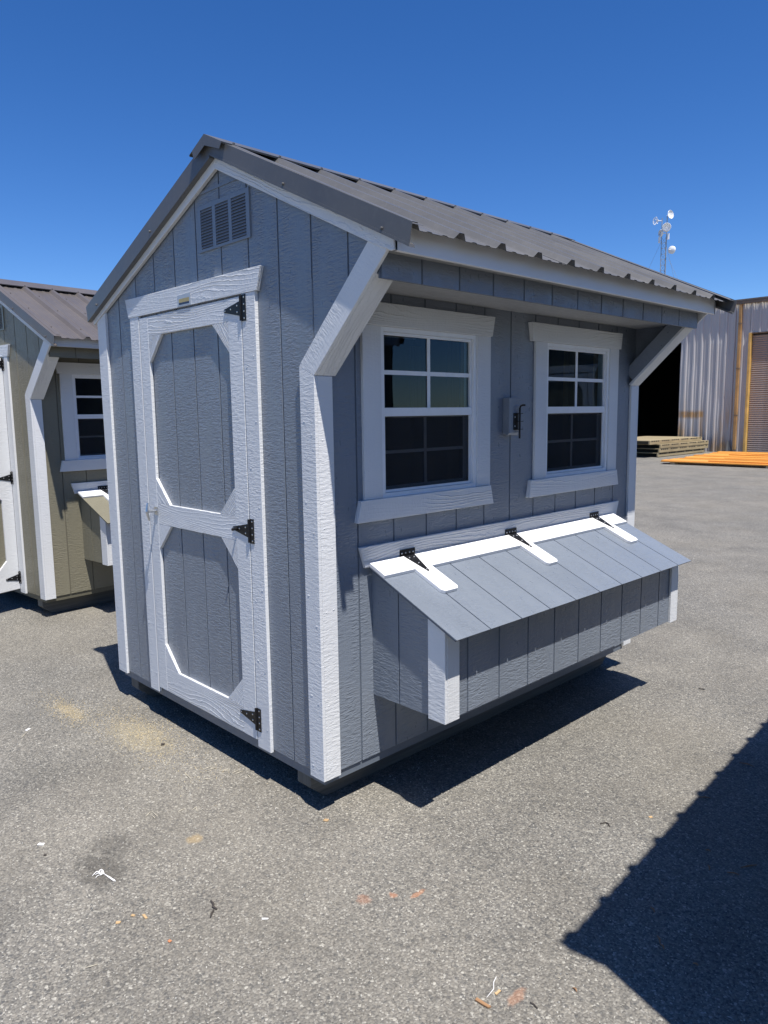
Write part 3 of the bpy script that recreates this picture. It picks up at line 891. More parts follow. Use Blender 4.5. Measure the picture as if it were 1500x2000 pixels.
    la, lb = 0.244 + ny, 2.230 + ny * 0.3
    lid = slab('lid', rect(la + .002, lb - .002, 0.002, 0.511), -0.0115, -0.0035, FLd, P['under'], root)
    le = [la] + [PITCH * k + 0.038 + ny for k in range(2, 11)]
    le = [q for q in le if q < lb - 0.03] + [lb]
    for i in range(len(le) - 1):
        slab('lid_board', rect(le[i] + (0.003 if i else 0), le[i + 1] - (0.003 if i < len(le) - 2 else 0), 0.0, 0.5165), -0.0035, 0.0, FLd, side_m, lid)
    batt = [rect(la + 0.0, lb - 0.02, 0.0, 0.096)]
    slab('lid_batten', batt, 0.0004, 0.016, FLd, SMOOTH_WHITE, lid, 'h', 0.001)
    arms = [(0.420, 0.522), (1.163, 1.258), (1.955, 2.054)]
    for i, (a, b) in enumerate(arms):
        a += ny * (1 - .35 * i); b += ny * (1 - .35 * i)
        slab('lid_batten', [(a, 0.0965), (b, 0.0965), (b, 0.254), (b - 0.014, 0.268), (a + 0.014, 0.268), (a, 0.254)], 0.0004, 0.016, FLd, SMOOTH_WHITE, lid, 'v', 0.001)
        m_ = (a + b) / 2
        # hinge: plate on header, strap on the batten
        F1 = FS.shift(T + 0.0004)
        vs, fs = merge(slab_geo([rect(m_ - 0.046, m_ + 0.046, 0.848, 0.886)], 0, 0.003, F1), tube_geo([F1.p(m_ - 0.05, 0.848, 0.006), F1.p(m_ + 0.05, 0.848, 0.006)], 0.005, 8))
        hp = mesh('hinge_plate', vs, fs, BLACK, root)
        scs = [([F1.p(m_ + q + v.x, 0.870 + v.z, 0.003 - v.y) for v in dot[0]], dot[1]) for q in (-0.034, -0.012, 0.012, 0.034)]
        vs, fs = merge(*scs); mesh('screw_heads', vs, fs, STEEL, hp)
        F2 = FLd.shift(0.0163)
        mesh_g = slab_geo([[(m_ - 0.032, 0.004), (m_ + 0.032, 0.004), (m_ + 0.005, 0.126), (m_, 0.130), (m_ - 0.005, 0.126)]], 0, 0.0025, F2)
        st = mesh('hinge_strap', mesh_g[0], mesh_g[1], BLACK, lid)
        scs = [([F2.p(m_ + q + v.x, s_ + v.z, 0.0025 - v.y) for v in dot[0]], dot[1]) for q, s_ in ((-0.014, 0.02), (0.014, 0.02), (0, 0.065), (0, 0.115))]
        vs, fs = merge(*scs); mesh('strap_screws', vs, fs, STEEL, lid)
    return root

main = build_coop('chicken_coop', 'blue', (0, 0, 0), 0,
                  'blue grey chicken coop with white trim and closed door, standing in the foreground')

left = build_coop('chicken_coop', 'olive', (-3.9035, 0.2858, 0.0), R(4.94),
                  'olive beige chicken coop with brown metal roof and open white door at the left edge', door_open=R(103), nest_y=0.065, detail=False, door_trim=WHITE_V)
# the coop whose shadow falls across the lower right; it stands just outside the picture
right = build_coop('chicken_coop', 'olive', (3.912, -0.035, 0.0), R(3.9),
                   'coop out of frame that casts the large dark shadow at the lower right', detail=False)
build_coop('chicken_coop', 'olive', (4.3, 7.0, 0.0), R(2.0),
           'second coop out of frame, seen only as a dark reflection in the right window', detail=False)

# ---------------------------------------------------------------- warehouse
def corrugated(name, base=(0.44, 0.435, 0.435)):
    m = NT(name)
    o = m.obj()
    s = m.n('ShaderNodeSeparateXYZ'); m.put(s.inputs[0], o)
    x, z = s.outputs[0], s.outputs[2]
    streak = m.noise(m.map(o, (5.5, 0, 0.25)), 1.0, 4.0, 0.65)
    c = m.mix(m.ramp(streak, [(0.35, 0.0), (0.65, 1.0)]), rgb((base[0] * .86, base[1] * .86, base[2] * .88)), rgb(base))
    # pale unweathered paint right under the eave
    edge = m.math('MULTIPLY_ADD', m.noise(m.map(o, (4, 0, 1.5)), 1.0, 3.0, 0.6), 0.42, 4.82)
    top = m.ramp(m.math('SUBTRACT', z, edge), [(0.0, 0.0), (0.03, 1.0)])
    c = m.mix(m.math('MULTIPLY', top, 0.8), c, rgb((0.52, 0.50, 0.46)))
    # rust: a band, a strip by the opening, and creeping up from the ground
    nz = m.noise(m.map(o, (7, 0, 3)), 1.0, 4.0, 0.65)
    def win(v, a, b, soft):
        up = m.ramp(m.math('MULTIPLY_ADD', m.math('SUBTRACT', v, a), 1 / soft, 0.5), [(0.0, 0.0), (1.0, 1.0)])
        dn = m.ramp(m.math('MULTIPLY_ADD', m.math('SUBTRACT', b, v), 1 / soft, 0.5), [(0.0, 0.0), (1.0, 1.0)])
        return m.math('MULTIPLY', up, dn)
    r1 = m.math('MULTIPLY', win(z, 1.12, 1.38, 0.12), win(x, -11.2, -9.70, 0.1))
    r2 = m.math('MULTIPLY', win(x, -11.2, -10.40, 0.16), win(z, -0.8, 0.95, 0.4))
    r3 = m.math('MULTIPLY', win(x, -9.84, -9.70, 0.08), win(z, -0.4, 1.2, 0.9))
    r4 = m.math('MULTIPLY', win(z, -1.0, 0.42, 0.8), m.ramp(m.noise(m.map(o, (1.6, 0, 0.4), (3, 0, 0)), 1.0, 2.0), [(0.4, 0.2), (0.6, 1.0)]))
    r5 = m.math('MULTIPLY', win(z, -1.0, 1.5, 1.6), m.ramp(m.noise(m.map(o, (4, 0, 0.3), (8, 0, 0)), 1.0, 3.0), [(0.5, 0.0), (0.64, 0.75)]))
    rr = m.math('MAXIMUM', m.math('MAXIMUM', m.math('MAXIMUM', r1, m.math('MULTIPLY', r2, 0.9)), m.math('MULTIPLY', r3, 0.8)), m.math('MAXIMUM', r4, r5))
    rr = m.math('MULTIPLY', rr, m.ramp(nz, [(0.25, 0.35), (0.55, 1.0)]))
    c = m.mix(m.math('MULTIPLY', rr, 0.9), c, m.mix(nz, rgb((0.20, 0.10, 0.035)), rgb((0.50, 0.29, 0.08))))
    nrm = m.bump(streak, 0.004, 1.0)
    m.bsdf(c, 0.45, 0.15, nrm, 0.5)
    return m.m
CORR = corrugated('galvanised_corrugated_sheet')
YEL = plain('yellow_ochre_paint', (0.50, 0.31, 0.09), 0.5, var=0.25, scale=3)
OCH = plain('shade_toned_ochre_paint', (0.33, 0.19, 0.07), 0.5, var=0.25, scale=3)  # yellow ochre darkened in colour to give the downspout its shaded face
BRN = plain('brown_gutter_paint', (0.16, 0.12, 0.09), 0.5, var=0.2, scale=3)
SLATM = plain('dirty_roller_slat', (0.235, 0.19, 0.165), 0.5, var=0.3, scale=1.6)
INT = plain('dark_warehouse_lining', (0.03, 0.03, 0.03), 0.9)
WY = 26.6
wh = thing('warehouse', 'corrugated grey metal warehouse with rust stains, black opening and roller door', 'warehouse', (-9, WY, GZ))
iw = Matrix.Translation((9, -WY, -GZ))
def wp(o):
    o.parent = wh; o.matrix_parent_inverse = iw
    return o
def sheet(x0, x1, z0, z1, parent):
    """one corrugated sheet with 12 inch ribs, facing the yard"""
    pts = []
    P_ = 0.295
    k = math.floor((x0 + 10.6) / P_)
    x = -10.6 + k * P_
    while x < x1 + P_:
        pts += [(x, 0), (x + 0.075, 0), (x + 0.100, 0.036), (x + 0.155, 0.036), (x + 0.180, 0), (x + 0.23, 0), (x + 0.238, 0.008), (x + 0.262, 0.008), (x + 0.27, 0)]
        x += P_
    def dz(q):
        for (a, ha), (b, hb) in zip(pts, pts[1:]):
            if a <= q <= b: return ha + (hb - ha) * (q - a) / (b - a + 1e-9)
        return 0
    prof = [(x0, dz(x0))] + [p for p in pts if x0 < p[0] < x1] + [(x1, dz(x1))]
    vs, fs = [], []
    n = len(prof)
    rows = max(2, int((z1 - z0) / 0.6) + 1)
    for t in (0, 0.004):
        for j in range(rows):
            z = z0 + (z1 - z0) * j / (rows - 1)
            for i, (q, d) in enumerate(prof):
                wob = 0.006 * math.sin(q * 3.1 + z * 2.3) + 0.004 * math.sin(z * 5 + q * 7)
                vs.append((q + wob * 0.6, WY - d - t + wob, z))
    for t in range(2):
        B = t * n * rows
        for j in range(rows - 1):
            for i in range(n - 1):
                fs.append([B + j * n + i, B + j * n + i + 1, B + (j + 1) * n + i + 1, B + (j + 1) * n + i])
    B = n * rows
    for j in range(rows - 1):
        for i in (0, n - 1):
            fs.append([j * n + i, B + j * n + i, B + (j + 1) * n + i, (j + 1) * n + i])
    o = mesh('wall_sheet', vs, fs, CORR)
    return o
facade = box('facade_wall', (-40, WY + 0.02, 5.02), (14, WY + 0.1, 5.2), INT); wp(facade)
def sub(o, par):
    o.parent = par
    return o
xs = [-40 + 2 * i for i in range(12)] + [-16.0]
for a, b in zip(xs, xs[1:]): 
    if b - a > .5: sub(sheet(a + .002, b, GZ, 5.2, None), facade)
for a, b in zip([-16.0, -14.6, -13.2, -11.8], [-14.6, -13.2, -11.8, -10.68]): sub(sheet(a + .002, b, 4.0, 5.2, None), facade)
for a, b in ((-10.68, -9.58), (-9.58, -8.48), (-8.48, -8.14)): sub(sheet(a + .002, b, GZ, 5.2, None), facade)
for a, b in ((-8.14, -6.8), (-6.8, -5.5), (-5.5, -4.06)): sub(sheet(a + .002, b, 4.16, 5.2, None), facade)
for a, b in ((-4.06, -2.0), (-2.0, 2.0), (2.0, 8.0), (8.0, 14.0)): sub(sheet(a + .002, b, GZ, 5.2, None), facade)
# shell behind
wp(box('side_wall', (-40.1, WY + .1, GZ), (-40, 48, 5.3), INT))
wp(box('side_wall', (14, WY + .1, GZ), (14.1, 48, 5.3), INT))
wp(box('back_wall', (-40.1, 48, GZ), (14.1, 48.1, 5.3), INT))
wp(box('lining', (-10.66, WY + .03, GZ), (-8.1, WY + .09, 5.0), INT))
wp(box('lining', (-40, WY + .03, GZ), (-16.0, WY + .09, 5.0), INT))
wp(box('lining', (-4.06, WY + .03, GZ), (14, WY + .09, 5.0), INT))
Fr_ = Frame((-40.2, WY - 0.02, 5.302), (1, 0, 0), (0, 1, 0), (0, 0, 1))
wp(slab('roof', rect(0, 54.4, 0, 21.7), 0, 0.08, Fr_, BRN, None))
wp(box('gutter', (-40.2, WY - 0.15, 5.20), (14.2, WY - 0.045, 5.30), BRN))
wp(box('gutter_lip', (-40.2, WY - 0.165, 5.285), (14.2, WY - 0.145, 5.315), plain('dark_gutter_edge', (0.05, 0.045, 0.045), 0.4)))
dsp = wp(box('downspout', (-8.53, WY - 0.15, GZ + .1), (-8.43, WY - 0.04, 5.20), OCH, None, (0, 0, 1), 0.01))
for z in (1.2, 2.9, 4.5):
    sub(box('strap', (-8.54, WY - 0.155, z), (-8.42, WY - 0.045, z + .03), BRN), dsp)
dfr = wp(box('door_frame', (-8.18, WY - 0.075, GZ), (-8.095, WY + 0.12, 4.155), YEL, None, (0, 0, 1), 0.006))
sub(box('frame_head', (-8.095, WY - 0.04, 4.13), (-4.1, WY + 0.12, 4.165), BRN), dfr)
sub(box('door_frame', (-4.1, WY - 0.075, GZ), (-4.03, WY + 0.12, 4.155), YEL), dfr)
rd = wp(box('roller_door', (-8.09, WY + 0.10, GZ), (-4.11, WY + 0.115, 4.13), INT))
prof = [(0, 0), (0.012, 0.012), (0.036, 0.02), (0.060, 0.012), (0.0755, 0)]
vs = [(x, WY + 0.098 - d, h) for x in (-8.088, -4.112) for h, d in prof] + [(x, WY + 0.0995, h) for x in (-8.088, -4.112) for h in (0, 0.0755)]
n = 5
fs = [[i, i + 1, n + i + 1, n + i] for i in range(4)] + [[0, 10, 11, 4, 3, 2, 1], [5, 6, 7, 8, 9, 13, 12]]
sl0 = mesh('slat', vs, fs, SLATM)
sl0.location.z = GZ + 0.02
sub(sl0, rd)
for k in range(1, 55):
    o = sl0.copy(); COL.objects.link(o); o.location.z = GZ + 0.02 + k * 0.0765; o.parent = rd
# debris leaning by the wall
tag(slab('leaning_board', [(-8.78, GZ + .002), (-8.60, GZ + .002), (-8.66, 0.25), (-8.74, 0.28)], 0.08, 0.10, Frame((0, WY, 0), (1, 0, 0), (0, 0, 1), (0, -1, 0)), SKIDW, None),
    'short grey board leaning on the warehouse wall beside the yellow downspout', 'board')

# ---------------------------------------------------------------- stacked deck panels
DECK = raw_wood('greenish_weathered_wood', (0.27, 0.22, 0.13), (0.40, 0.33, 0.20))
DARKW = plain('dark_gap', (0.02, 0.019, 0.017), 0.9)
labels = ['weathered wooden deck panel at the bottom of the stack by the warehouse opening',
          'weathered wooden deck panel second from the bottom of its stack by the warehouse',
          'weathered wooden deck panel third from the bottom of its stack by the warehouse',
          'shorter pale wooden panel topmost on the stack by the warehouse opening']
specs = [(-12.4, -9.34, 22.22, 25.95), (-12.4, -9.31, 22.24, 26.2), (-12.4, -9.30, 22.3, 26.2), (-11.6, -9.42, 21.75, 25.9)]
for k, ((x0, x1, y0, y1), lb) in enumerate(zip(specs, labels)):
    z0 = GZ + 0.012 + 0.006 + k * 0.143
    t = thing('deck_panel', lb, 'wooden panel', ((x0 + x1) / 2, (y0 + y1) / 2, z0), 0, 'weathered deck panels stacked by the warehouse')
    it = Matrix.Translation((-(x0 + x1) / 2, -(y0 + y1) / 2, -z0))
    def pp(o):
        o.parent = t; o.matrix_parent_inverse = it; return o
    pp(box('rail', (x1 - 0.05, y0, z0 + 0.0), (x1, y1, z0 + 0.1365), DECK, None, (0, 1, 0), 0.004))
    pp(box('rail', (x0, y0, z0 + 0.0), (x0 + 0.05, y1, z0 + 0.11), DECK, None, (0, 1, 0)))
    pp(box('end_rail', (x0 + 0.05, y0 + 0.30, z0), (x1 - 0.05, y0 + 0.34, z0 + 0.115), DARKW, None, (1, 0, 0)))  # rail coloured near-black for the shade inside the open panel end
    pp(box('end_rail', (x0 + 0.05, y1 - 0.07, z0), (x1 - 0.05, y1 - 0.03, z0 + 0.115), DECK, None, (1, 0, 0)))
    nb = 14
    for i in range(nb):
        ya = y0 + (y1 - y0) * i / nb
        pp(box('deck_board', (x0 - 0.02, ya + 0.01, z0 + 0.1155), (x1 - 0.0505, ya + (y1 - y0) / nb - 0.012, z0 + 0.136), DECK, None, (1, 0, 0)))
    slot_shade = None
    for i in range(26):
        if i % 5 == 4: continue
        y = y0 + 0.12 + i * (y1 - y0 - 0.2) / 26
        if slot_shade is None:
            slot_shade = pp(box('slot_shade', (x1 - 0.02, 0, 0.085), (x1 + 0.0015, 0.10, 0.125), DARKW)); slot_shade.location = (0, y, z0)  # dark block set on the rail, painting in the shade of a hole
        else:
            o = slot_shade.copy(); COL.objects.link(o); o.location = (0, y, z0); o.parent = t; o.matrix_parent_inverse = it
for y in (22.7, 24.2, 25.6):
    tag(box('stack_bearer', (-12.2, y, GZ + .001), (-9.45, y + 0.09, GZ + 0.0175), DARKW), 'thin dark bearer under the stack of deck panels, ' + {22.7: 'nearest the camera', 24.2: 'the middle one of three', 25.6: 'nearest the warehouse wall'}[y], 'timber', 'bearers under the deck panel stack')

# ---------------------------------------------------------------- orange boards lying on sleepers
ORG = [raw_wood('orange_stained_board_%s' % n_, a_, b_, 0.55) for n_, a_, b_ in (('warm', (0.62, 0.24, 0.035), (0.76, 0.33, 0.06)), ('light', (0.70, 0.31, 0.06), (0.82, 0.41, 0.10)))]
lp = thing('lumber_pile', 'long bright orange boards laid flat side by side on low sleepers', 'lumber', (-5.5, 22, GZ))
il = Matrix.Translation((5.5, -22, -GZ))
y = 19.4; i = 0
while y < 24.9:
    w_ = rnd.choice([0.14, 0.19, 0.235])
    x0 = -7.86 + rnd.uniform(-0.12, 0.12) - (y - 19.4) * 0.09
    zt = -0.055 + rnd.uniform(-0.006, 0.014)
    o = box('board', (x0, y, zt - 0.03), (x0 + 6.1 + rnd.uniform(-.3, .3), y + w_, zt), ORG[i % 2], None, (1, 0, 0), 0.003)
    o.parent = lp; o.matrix_parent_inverse = il
    if rnd.random() < 0.22:
        o = box('board', (x0 + rnd.uniform(.6, 2), y + .02, zt + 0.003), (x0 + 5.8, y + w_ - 0.03, zt + 0.03), ORG[(i + 1) % 2], None, (1, 0, 0), 0.003)
        o.parent = lp; o.matrix_parent_inverse = il
    y += w_ + rnd.uniform(0.004, 0.02); i += 1
for x in (-7.62, -4.95, -2.4):
    o = box('sleeper', (x, 19.43, GZ + .001), (x + 0.14, 25.0, -0.093), STUD, None, (0, 1, 0)); o.parent = lp; o.matrix_parent_inverse = il

# ---------------------------------------------------------------- lattice radio mast
GALV = plain('galvanised_steel', (0.34, 0.36, 0.38), 0.45, 0.5, 0.15, 2)
DISH = plain('white_antenna_plastic', (0.78, 0.79, 0.8), 0.4, var=0.04)
TY = 80.0
tw = thing('radio_mast', 'tall thin lattice radio mast carrying white dish antennas behind the roof', 'radio mast', (-37.37, TY + .15, GZ))
it_ = Matrix.Translation((37.37, -TY - .15, -GZ))
def tp(o): o.parent = tw; o.matrix_parent_inverse = it_; return o
legs = [V(-37.66, TY, 0), V(-37.08, TY, 0), V(-37.37, TY + 0.5, 0)]
for lg, top in zip(legs, (22.6, 22.75, 20.6)):
    g = tube_geo([lg + V(0, 0, GZ), lg + V(0, 0, top)], 0.05, 8); tp(mesh('leg', g[0], g[1], GALV))
parts = []
for a, b in ((0, 1), (1, 2), (2, 0)):
    parts.append(tube_geo([legs[a], legs[b]], 0.016, 5))
    parts.append(tube_geo([legs[a], legs[b] + V(0, 0, 0.6)], 0.014, 5))
vs, fs = merge(*parts)
r0 = tp(mesh('brace_bay', vs, fs, GALV)); r0.location.z = 0.1
for k in range(1, 34):
    o = r0.copy(); COL.objects.link(o); o.location.z = 0.1 + 0.6 * k; o.parent = tw; o.matrix_parent_inverse = it_
def dish(c, d, r, depth, shroud=0.0, name='dish'):
    d = Vector(d).normalized()
    prof = [(0.001, 0)] + [(r * q, depth * q * q) for q in (0.25, 0.5, 0.75, 1.0)]
    if shroud: prof.append((r, depth + shroud))
    prof2 = [(max(a - 0.02, 0.001), b + 0.02) for a, b in prof[::-1]]
    g = lathe_geo(prof + prof2, c, d, 20)
    feed = tube_geo([Vector(c), Vector(c) + d * (depth + 0.28)], 0.035, 6)
    mount = tube_geo([Vector(c), Vector(c) - d * 0.35], 0.05, 6)
    vs, fs = merge(g, feed, mount)
    return tp(mesh(name, vs, fs, DISH, None, None, 0, False))
toc = V(0.39, -0.88, -0.2)
dish(V(-36.78, TY - .1, 22.75), (0.93, -0.25, 0.05), 0.47, 0.16)
dish(V(-37.05, TY - .25, 21.35), (0.55, -0.80, 0.12), 0.46, 0.15, 0.28)
dish(V(-37.45, TY - .2, 20.9), (-0.5, -0.7, 0.0), 0.36, 0.12, 0.2)
dish(V(-36.62, TY + .1, 19.05), (0.2, 0.95, 0.0), 0.42, 0.14, 0.2)
g = lathe_geo([(0.42, 0), (0.36, 0.16), (0.28, 0.2)], V(-38.05, TY - .1, 22.35), (-0.7, -0.6, 0.2), 10)
arm = tube_geo([V(-37.66, TY, 22.3), V(-38.1, TY - .1, 22.35)], 0.05, 6)
# open ring reflector: skeleton of bars
bars = [tube_geo([V(-38.12, TY - .1, 22.32), V(-38.12, TY - .1, 22.32) + V(math.cos(a) * .3 - .15, -0.2, math.sin(a) * .42)], 0.045, 5) for a in [R(q) for q in (10, 70, 130, 190, 250, 310)]]
arcs = [tube_geo([V(-38.27 + math.cos(R(q)) * .3, TY - .3, 22.32 + math.sin(R(q)) * .42) for q in range(60, 260, 25)], 0.04, 5)]
vs, fs = merge(arm, *bars, *arcs)
tp(mesh('open_antenna', vs, fs, DISH))
for x, z in ((-37.85, 20.25), (-36.83, 20.45)):
    tp(box('panel_antenna', (x - 0.1, TY - .2, z - 0.33), (x + 0.12, TY - .08, z + 0.33), DISH, None, (0, 0, 1), 0.03))
for a, b in ((V(-37.7, TY, 20.0), V(-48, TY, GZ)), (V(-36.9, TY, 18.4), V(-29.0, TY + 3, GZ)), (V(-37.4, TY + .5, 20.0), V(-37.4, TY + 14, GZ))):
    g = tube_geo([a, b], 0.012, 5); tp(mesh('guy_wire', g[0], g[1], GALV))

# ---------------------------------------------------------------- small things lying on the asphalt
PAPER = plain('white_scrap', (0.75, 0.74, 0.72), 0.6, var=0.05)
BARK = plain('dark_bark', (0.05, 0.042, 0.036), 0.8, var=0.3, scale=200)
CHIP = raw_wood('fresh_wood_chip', (0.46, 0.30, 0.15), (0.62, 0.44, 0.24))
BROWNC = raw_wood('brown_wood_chip', (0.26, 0.14, 0.07), (0.38, 0.22, 0.11))
def GP(x, y, z=0.0): return V(x, y, GZ + z)
# knotted white string with a loose tail
def gpts(l, z=0.003): return [GP(x, y, z + (0.003 if 0 < i < len(l) - 1 else 0)) for i, (x, y) in enumerate(l)]
geo = [tube_geo(gpts([(-0.2896, -0.8014), (-0.2763, -0.8021), (-0.2663, -0.8088), (-0.2657, -0.8164), (-0.277, -0.8166), (-0.2898, -0.81), (-0.2913, -0.8031), (-0.283, -0.800)]), 0.0024, 6),
       tube_geo(gpts([(-0.284, -0.806), (-0.274, -0.811), (-0.268, -0.803)]), 0.0026, 6),
       tube_geo(gpts([(-0.2867, -0.8125), (-0.2918, -0.8203), (-0.2853, -0.8304), (-0.2816, -0.8405)]), [.002, .002, .0018, .0008], 6),
       tube_geo(gpts([(-0.2692, -0.8199), (-0.2648, -0.8292), (-0.2614, -0.8367)]), [.0016, .0014, .0007], 6),
       tube_geo(gpts([(-0.2789, -0.8158), (-0.2802, -0.8227), (-0.2816, -0.8295)]), [.0018, .0014, .001], 6),
       tube_geo(gpts([(-0.2666, -0.8173), (-0.2644, -0.8096), (-0.2639, -0.8036)]), .0022, 6)]
fl = slab_geo([[(0, -.001), (.03, -.0028), (.058, -.0038), (.068, 0), (.058, .003), (.03, .003), (0, .0012)]], 0.002, 0.0034, Frame(GP(-.2602, -.804), (0.987, 0.16, 0), (-0.16, 0.987, 0), (0, 0, 1)))
vs, fs = merge(*geo, fl)
tag(mesh('string_scrap', vs, fs, PAPER), 'knotted white string scrap with a loose tail on the dark oil stain', 'string')
def twig(pts, r, label, mat=BARK, name='twig', cat='twig'):
    n_ = len(pts)
    rr = [r * (0.75 + 0.5 * rnd.random()) * (0.6 if i in (0, n_ - 1) else 1) for i in range(n_)]
    g = tube_geo([GP(p[0], p[1], r * (.7 if i % 2 else 1.3)) for i, p in enumerate(pts)], rr, 6)
    return tag(mesh(name, g[0], g[1], mat), label, cat)
twig([(0.1359, -0.6107), (0.1561, -0.6127), (0.1703, -0.6221), (0.1876, -0.6181)], .0042, 'dark twig piece on the asphalt in front of the coop, farther of a pair')
twig([(0.1855, -0.6286), (0.1948, -0.6439), (0.209, -0.6541)], .0038, 'short dark twig piece on the asphalt, nearer to the camera of a pair')
twig([(0.8173, 0.7266), (0.8275, 0.7505), (0.842, 0.748), (0.8536, 0.7356)], .0028, 'small arched dark twig on open asphalt between nest box and shadow')
twig([(0.4904, 2.4023), (0.505, 2.413), (0.5216, 2.4148)], .004, 'dark twig lying beyond the nest box at the right')
twig([(1.1386, -0.2072), (1.150, -0.205), (1.1648, -0.2101)], .0028, 'dark bent twig at the bottom edge right of the brown splinter')
twig([(1.0157, -0.1976), (1.022, -0.218), (1.0383, -0.2396), (1.043, -0.2765)], .0013, 'thin curly white fibre beside the brown splinter at the bottom', PAPER, 'fibre', 'fibre')
def chip(x, y, lx, ly, h, rz, label, mat=CHIP, name='wood_chip', cat='wood chip', group=None):
    F_ = Frame(GP(x, y), (math.cos(rz), math.sin(rz), 0), (-math.sin(rz), math.cos(rz), 0), (0, 0, 1))
    j = lambda s_: s_ * rnd.uniform(0.75, 1.1)
    poly = [(-j(lx), -j(ly)), (0, -j(ly)), (j(lx), -j(ly) * .7), (j(lx), j(ly)), (0, j(ly) * .8), (-j(lx), j(ly))]
    return tag(slab(name, poly, 0.0004, h, F_, mat, None, 'h', h * 0.2), label, cat, group)
chip(1.051, -.303, .023, .0055, .007, R(4), 'long brown splinter of wood at the bottom edge of the picture', BROWNC)
chip(1.054, -.241, .011, .0045, .004, R(85), 'small pale yellow wood chip just above the long brown splinter')
chip(.053, -.804, .014, .0045, .005, R(-6), 'tan wood splinter right of the knotted string, longest of three')
chip(.0185, -.829, .006, .005, .004, R(20), 'small square tan wood chip between the splinter and the knotted string')
chip(.017, -.8785, .008, .006, .004, R(50), 'small tan wood chip nearest the camera of three')
chip(.212, -.801, .006, .005, .004, R(10), 'tiny orange brick crumb on the open asphalt in the lower middle', plain('brick_crumb', (0.5, 0.2, 0.09), .8), 'crumb', 'crumb')
chip(-.6187, -.898, .013, .008, .003, R(40), 'white paper scrap on the asphalt left of the dark oil stain', PAPER, 'paper_scrap', 'paper scrap')
chip(-1.756, -.572, .016, .009, .003, R(120), 'white paper scrap far left in front of the olive coop', PAPER, 'paper_scrap', 'paper scrap')
chip(-1.077, -.1595, .009, .007, .010, R(60), 'dark pebble between the sawdust patch and the blue coop', BARK, 'pebble', 'pebble')
chip(-.534, -.913, .005, .005, .005, R(60), 'small black pebble below the white paper scrap', BARK, 'pebble', 'pebble')
chip(.029, -.022, .010, .008, .006, R(20), 'tan wood chip on the asphalt in front of the coop corner')
chip(.9345, .9127, .008, .006, .004, R(60), 'pale chip on sunlit asphalt beside the jagged shadow edge')
chip(.337, -.530, .012, .004, .002, R(45), 'thin white sliver on the open asphalt right of the twig pair', PAPER, 'sliver', 'sliver')

# strewn pale straws, sawdust and grit: nobody could count them
def scatter(name, n_, cx, cy, sx, sy, lmin, lmax, w_, mat, label, flat=False, cat=None, cut=None):
    vs, fs = [], []
    r_ = random.Random(len(name) * 7 + n_)
    for i in range(n_):
        x = r_.gauss(cx, sx); y = r_.gauss(cy, sy)
        if cut and cut(x, y): continue
        a = r_.uniform(0, 6.28); l = r_.uniform(lmin, lmax); w2 = w_ * r_.uniform(.6, 1.3)
        dx, dy = math.cos(a), math.sin(a)
        z0 = GZ + r_.uniform(0.0005, 0.0025); z1 = GZ + r_.uniform(0.001, 0.006); hh = w2 * .5
        bend = r_.uniform(-.25, .25) * l
        k = len(vs)
        for t_, zz, o_ in ((-.5, z0, 0), (0, z1, bend), (.5, z0, 0)):
            px, py = x + dx * l * t_ - dy * o_, y + dy * l * t_ + dx * o_
            vs += [(px - dy * w2, py + dx * w2, zz), (px + dy * w2, py - dx * w2, zz), (px, py, zz + hh)]
        for q in (0, 3):
            fs += [[k + q, k + q + 3, k + q + 5, k + q + 2], [k + q + 1, k + q + 2, k + q + 5, k + q + 4], [k + q, k + q + 1, k + q + 4, k + q + 3]]
    o = mesh(name, vs, fs, mat)
    o['kind'] = 'stuff'; o['label'] = label; o['category'] = cat or name.replace('_', ' ')
    return o
STRAW = plain('pale_straw', (0.52, 0.47, 0.36), .7)
SAW = plain('pale_sawdust', (0.62, 0.50, 0.28), .8)
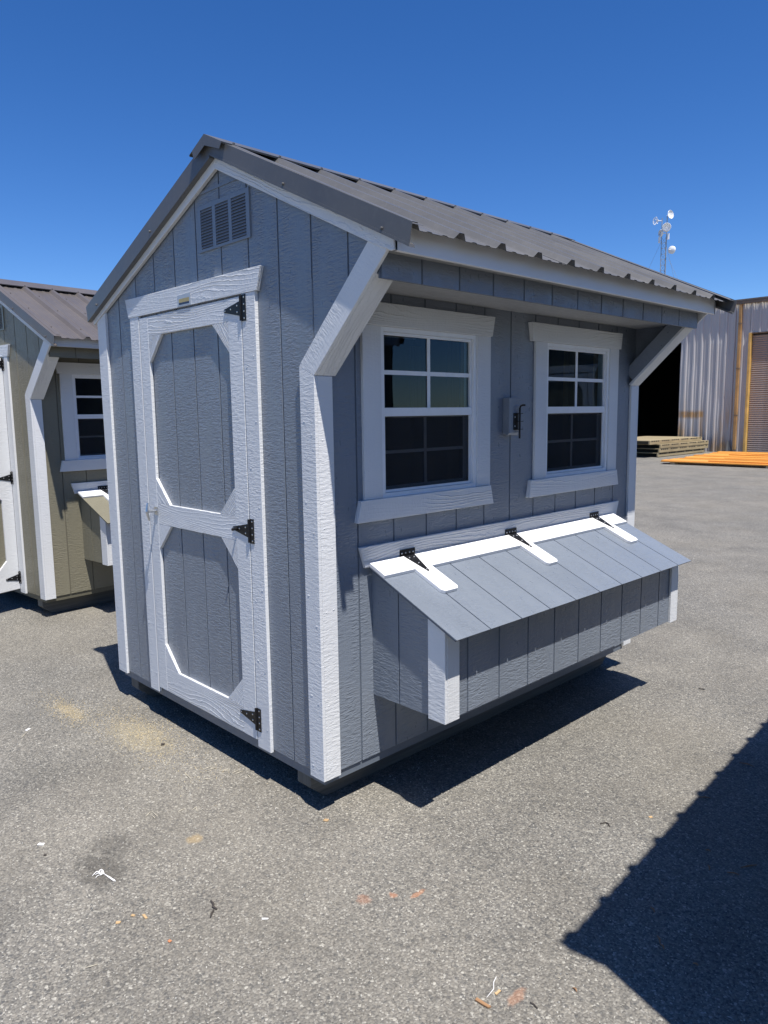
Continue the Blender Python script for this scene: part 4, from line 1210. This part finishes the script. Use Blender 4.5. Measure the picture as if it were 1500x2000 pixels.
straws = [((-0.707, -0.1503), (-0.7062, -0.1007)), ((-0.6872, -0.137), (-0.6798, -0.0975)), ((-0.6377, -0.1105), (-0.6222, -0.0568)),
          ((-0.6378, -0.0979), (-0.6103, -0.0707)), ((-0.5789, -0.0777), (-0.5847, -0.0359)), ((-0.5634, -0.0686), (-0.5631, -0.0305)),
          ((-0.7171, -0.2299), (-0.652, -0.2364)), ((-0.6272, -0.2027), (-0.6061, -0.1727)), ((-0.5188, -0.0339), (-0.4792, -0.0411)),
          ((-0.5177, -0.5233), (-0.5379, -0.4872)), ((-0.5379, -0.4872), (-0.4828, -0.4887)), ((-0.5087, -0.5018), (-0.4764, -0.5023)),
          ((-0.4568, -0.4119), (-0.4592, -0.3779)), ((-0.4279, -0.3624), (-0.4359, -0.339)), ((-0.4374, -0.3404), (-0.4005, -0.3559)),
          ((0.1373, -1.0346), (0.1489, -1.0)), ((-1.6739, -0.6317), (-1.7276, -0.5852))]
vs, fs = merge(*[tube_geo([GP(a_[0], a_[1], .002), GP((a_[0] + b_[0]) / 2 + .004, (a_[1] + b_[1]) / 2 - .002, .005), GP(b_[0], b_[1], .0015)], [.0007, .0014, .0006], 5) for a_, b_ in straws])
o = mesh('wood_straws', vs, fs, STRAW); o['kind'] = 'stuff'; o['label'] = 'pale wood straws strewn on the asphalt in front of the door'; o['category'] = 'wood straws'
bark = [((1.0071, 1.6344), (1.0703, 1.6413)), ((1.0043, 1.1983), (1.0433, 1.2276)), ((1.2254, 0.7603), (1.2419, 0.7321)), ((1.2902, 0.765), (1.3265, 0.7795)),
        ((1.3137, 0.8261), (1.3487, 0.8835)), ((1.1875, 0.4011), (1.2093, 0.3854)), ((1.2647, 0.29), (1.2869, 0.2621)), ((1.2869, 0.2621), (1.3062, 0.2489)),
        ((1.3907, 0.2552), (1.4065, 0.2558)), ((1.1927, -0.0768), (1.2088, -0.0816)), ((1.1806, 0.8442), (1.1983, 0.8499))]
vs, fs = merge(*[tube_geo([GP(a_[0], a_[1], .002), GP((a_[0] + b_[0]) / 2 + .003, (a_[1] + b_[1]) / 2, .006), GP(b_[0], b_[1], .002)], [.0015, .003, .0012], 5) for a_, b_ in bark])
o = mesh('bark_slivers', vs, fs, BROWNC); o['kind'] = 'stuff'; o['label'] = 'brown bark slivers scattered inside the large shadow'; o['category'] = 'bark slivers'
scatter('wood_straws', 40, .2, -.3, 1.1, .7, .004, .014, .0007, STRAW, 'thin pale slivers scattered over the asphalt')
scatter('sawdust', 1900, -1.25, -.17, .26, .085, .0015, .004, .0009, SAW, 'pale yellow sawdust spilled on the asphalt before the left corner')
scatter('sawdust', 900, -1.85, -.33, .17, .05, .0015, .004, .0009, SAW, 'thin trail of sawdust left of the larger patch')
scatter('loose_grit', 2600, .1, .0, 1.3, 1.0, .002, .005, .0018, plain('pale_grit', (0.45, 0.43, 0.38), .8), 'loose pale grit scattered over the asphalt')
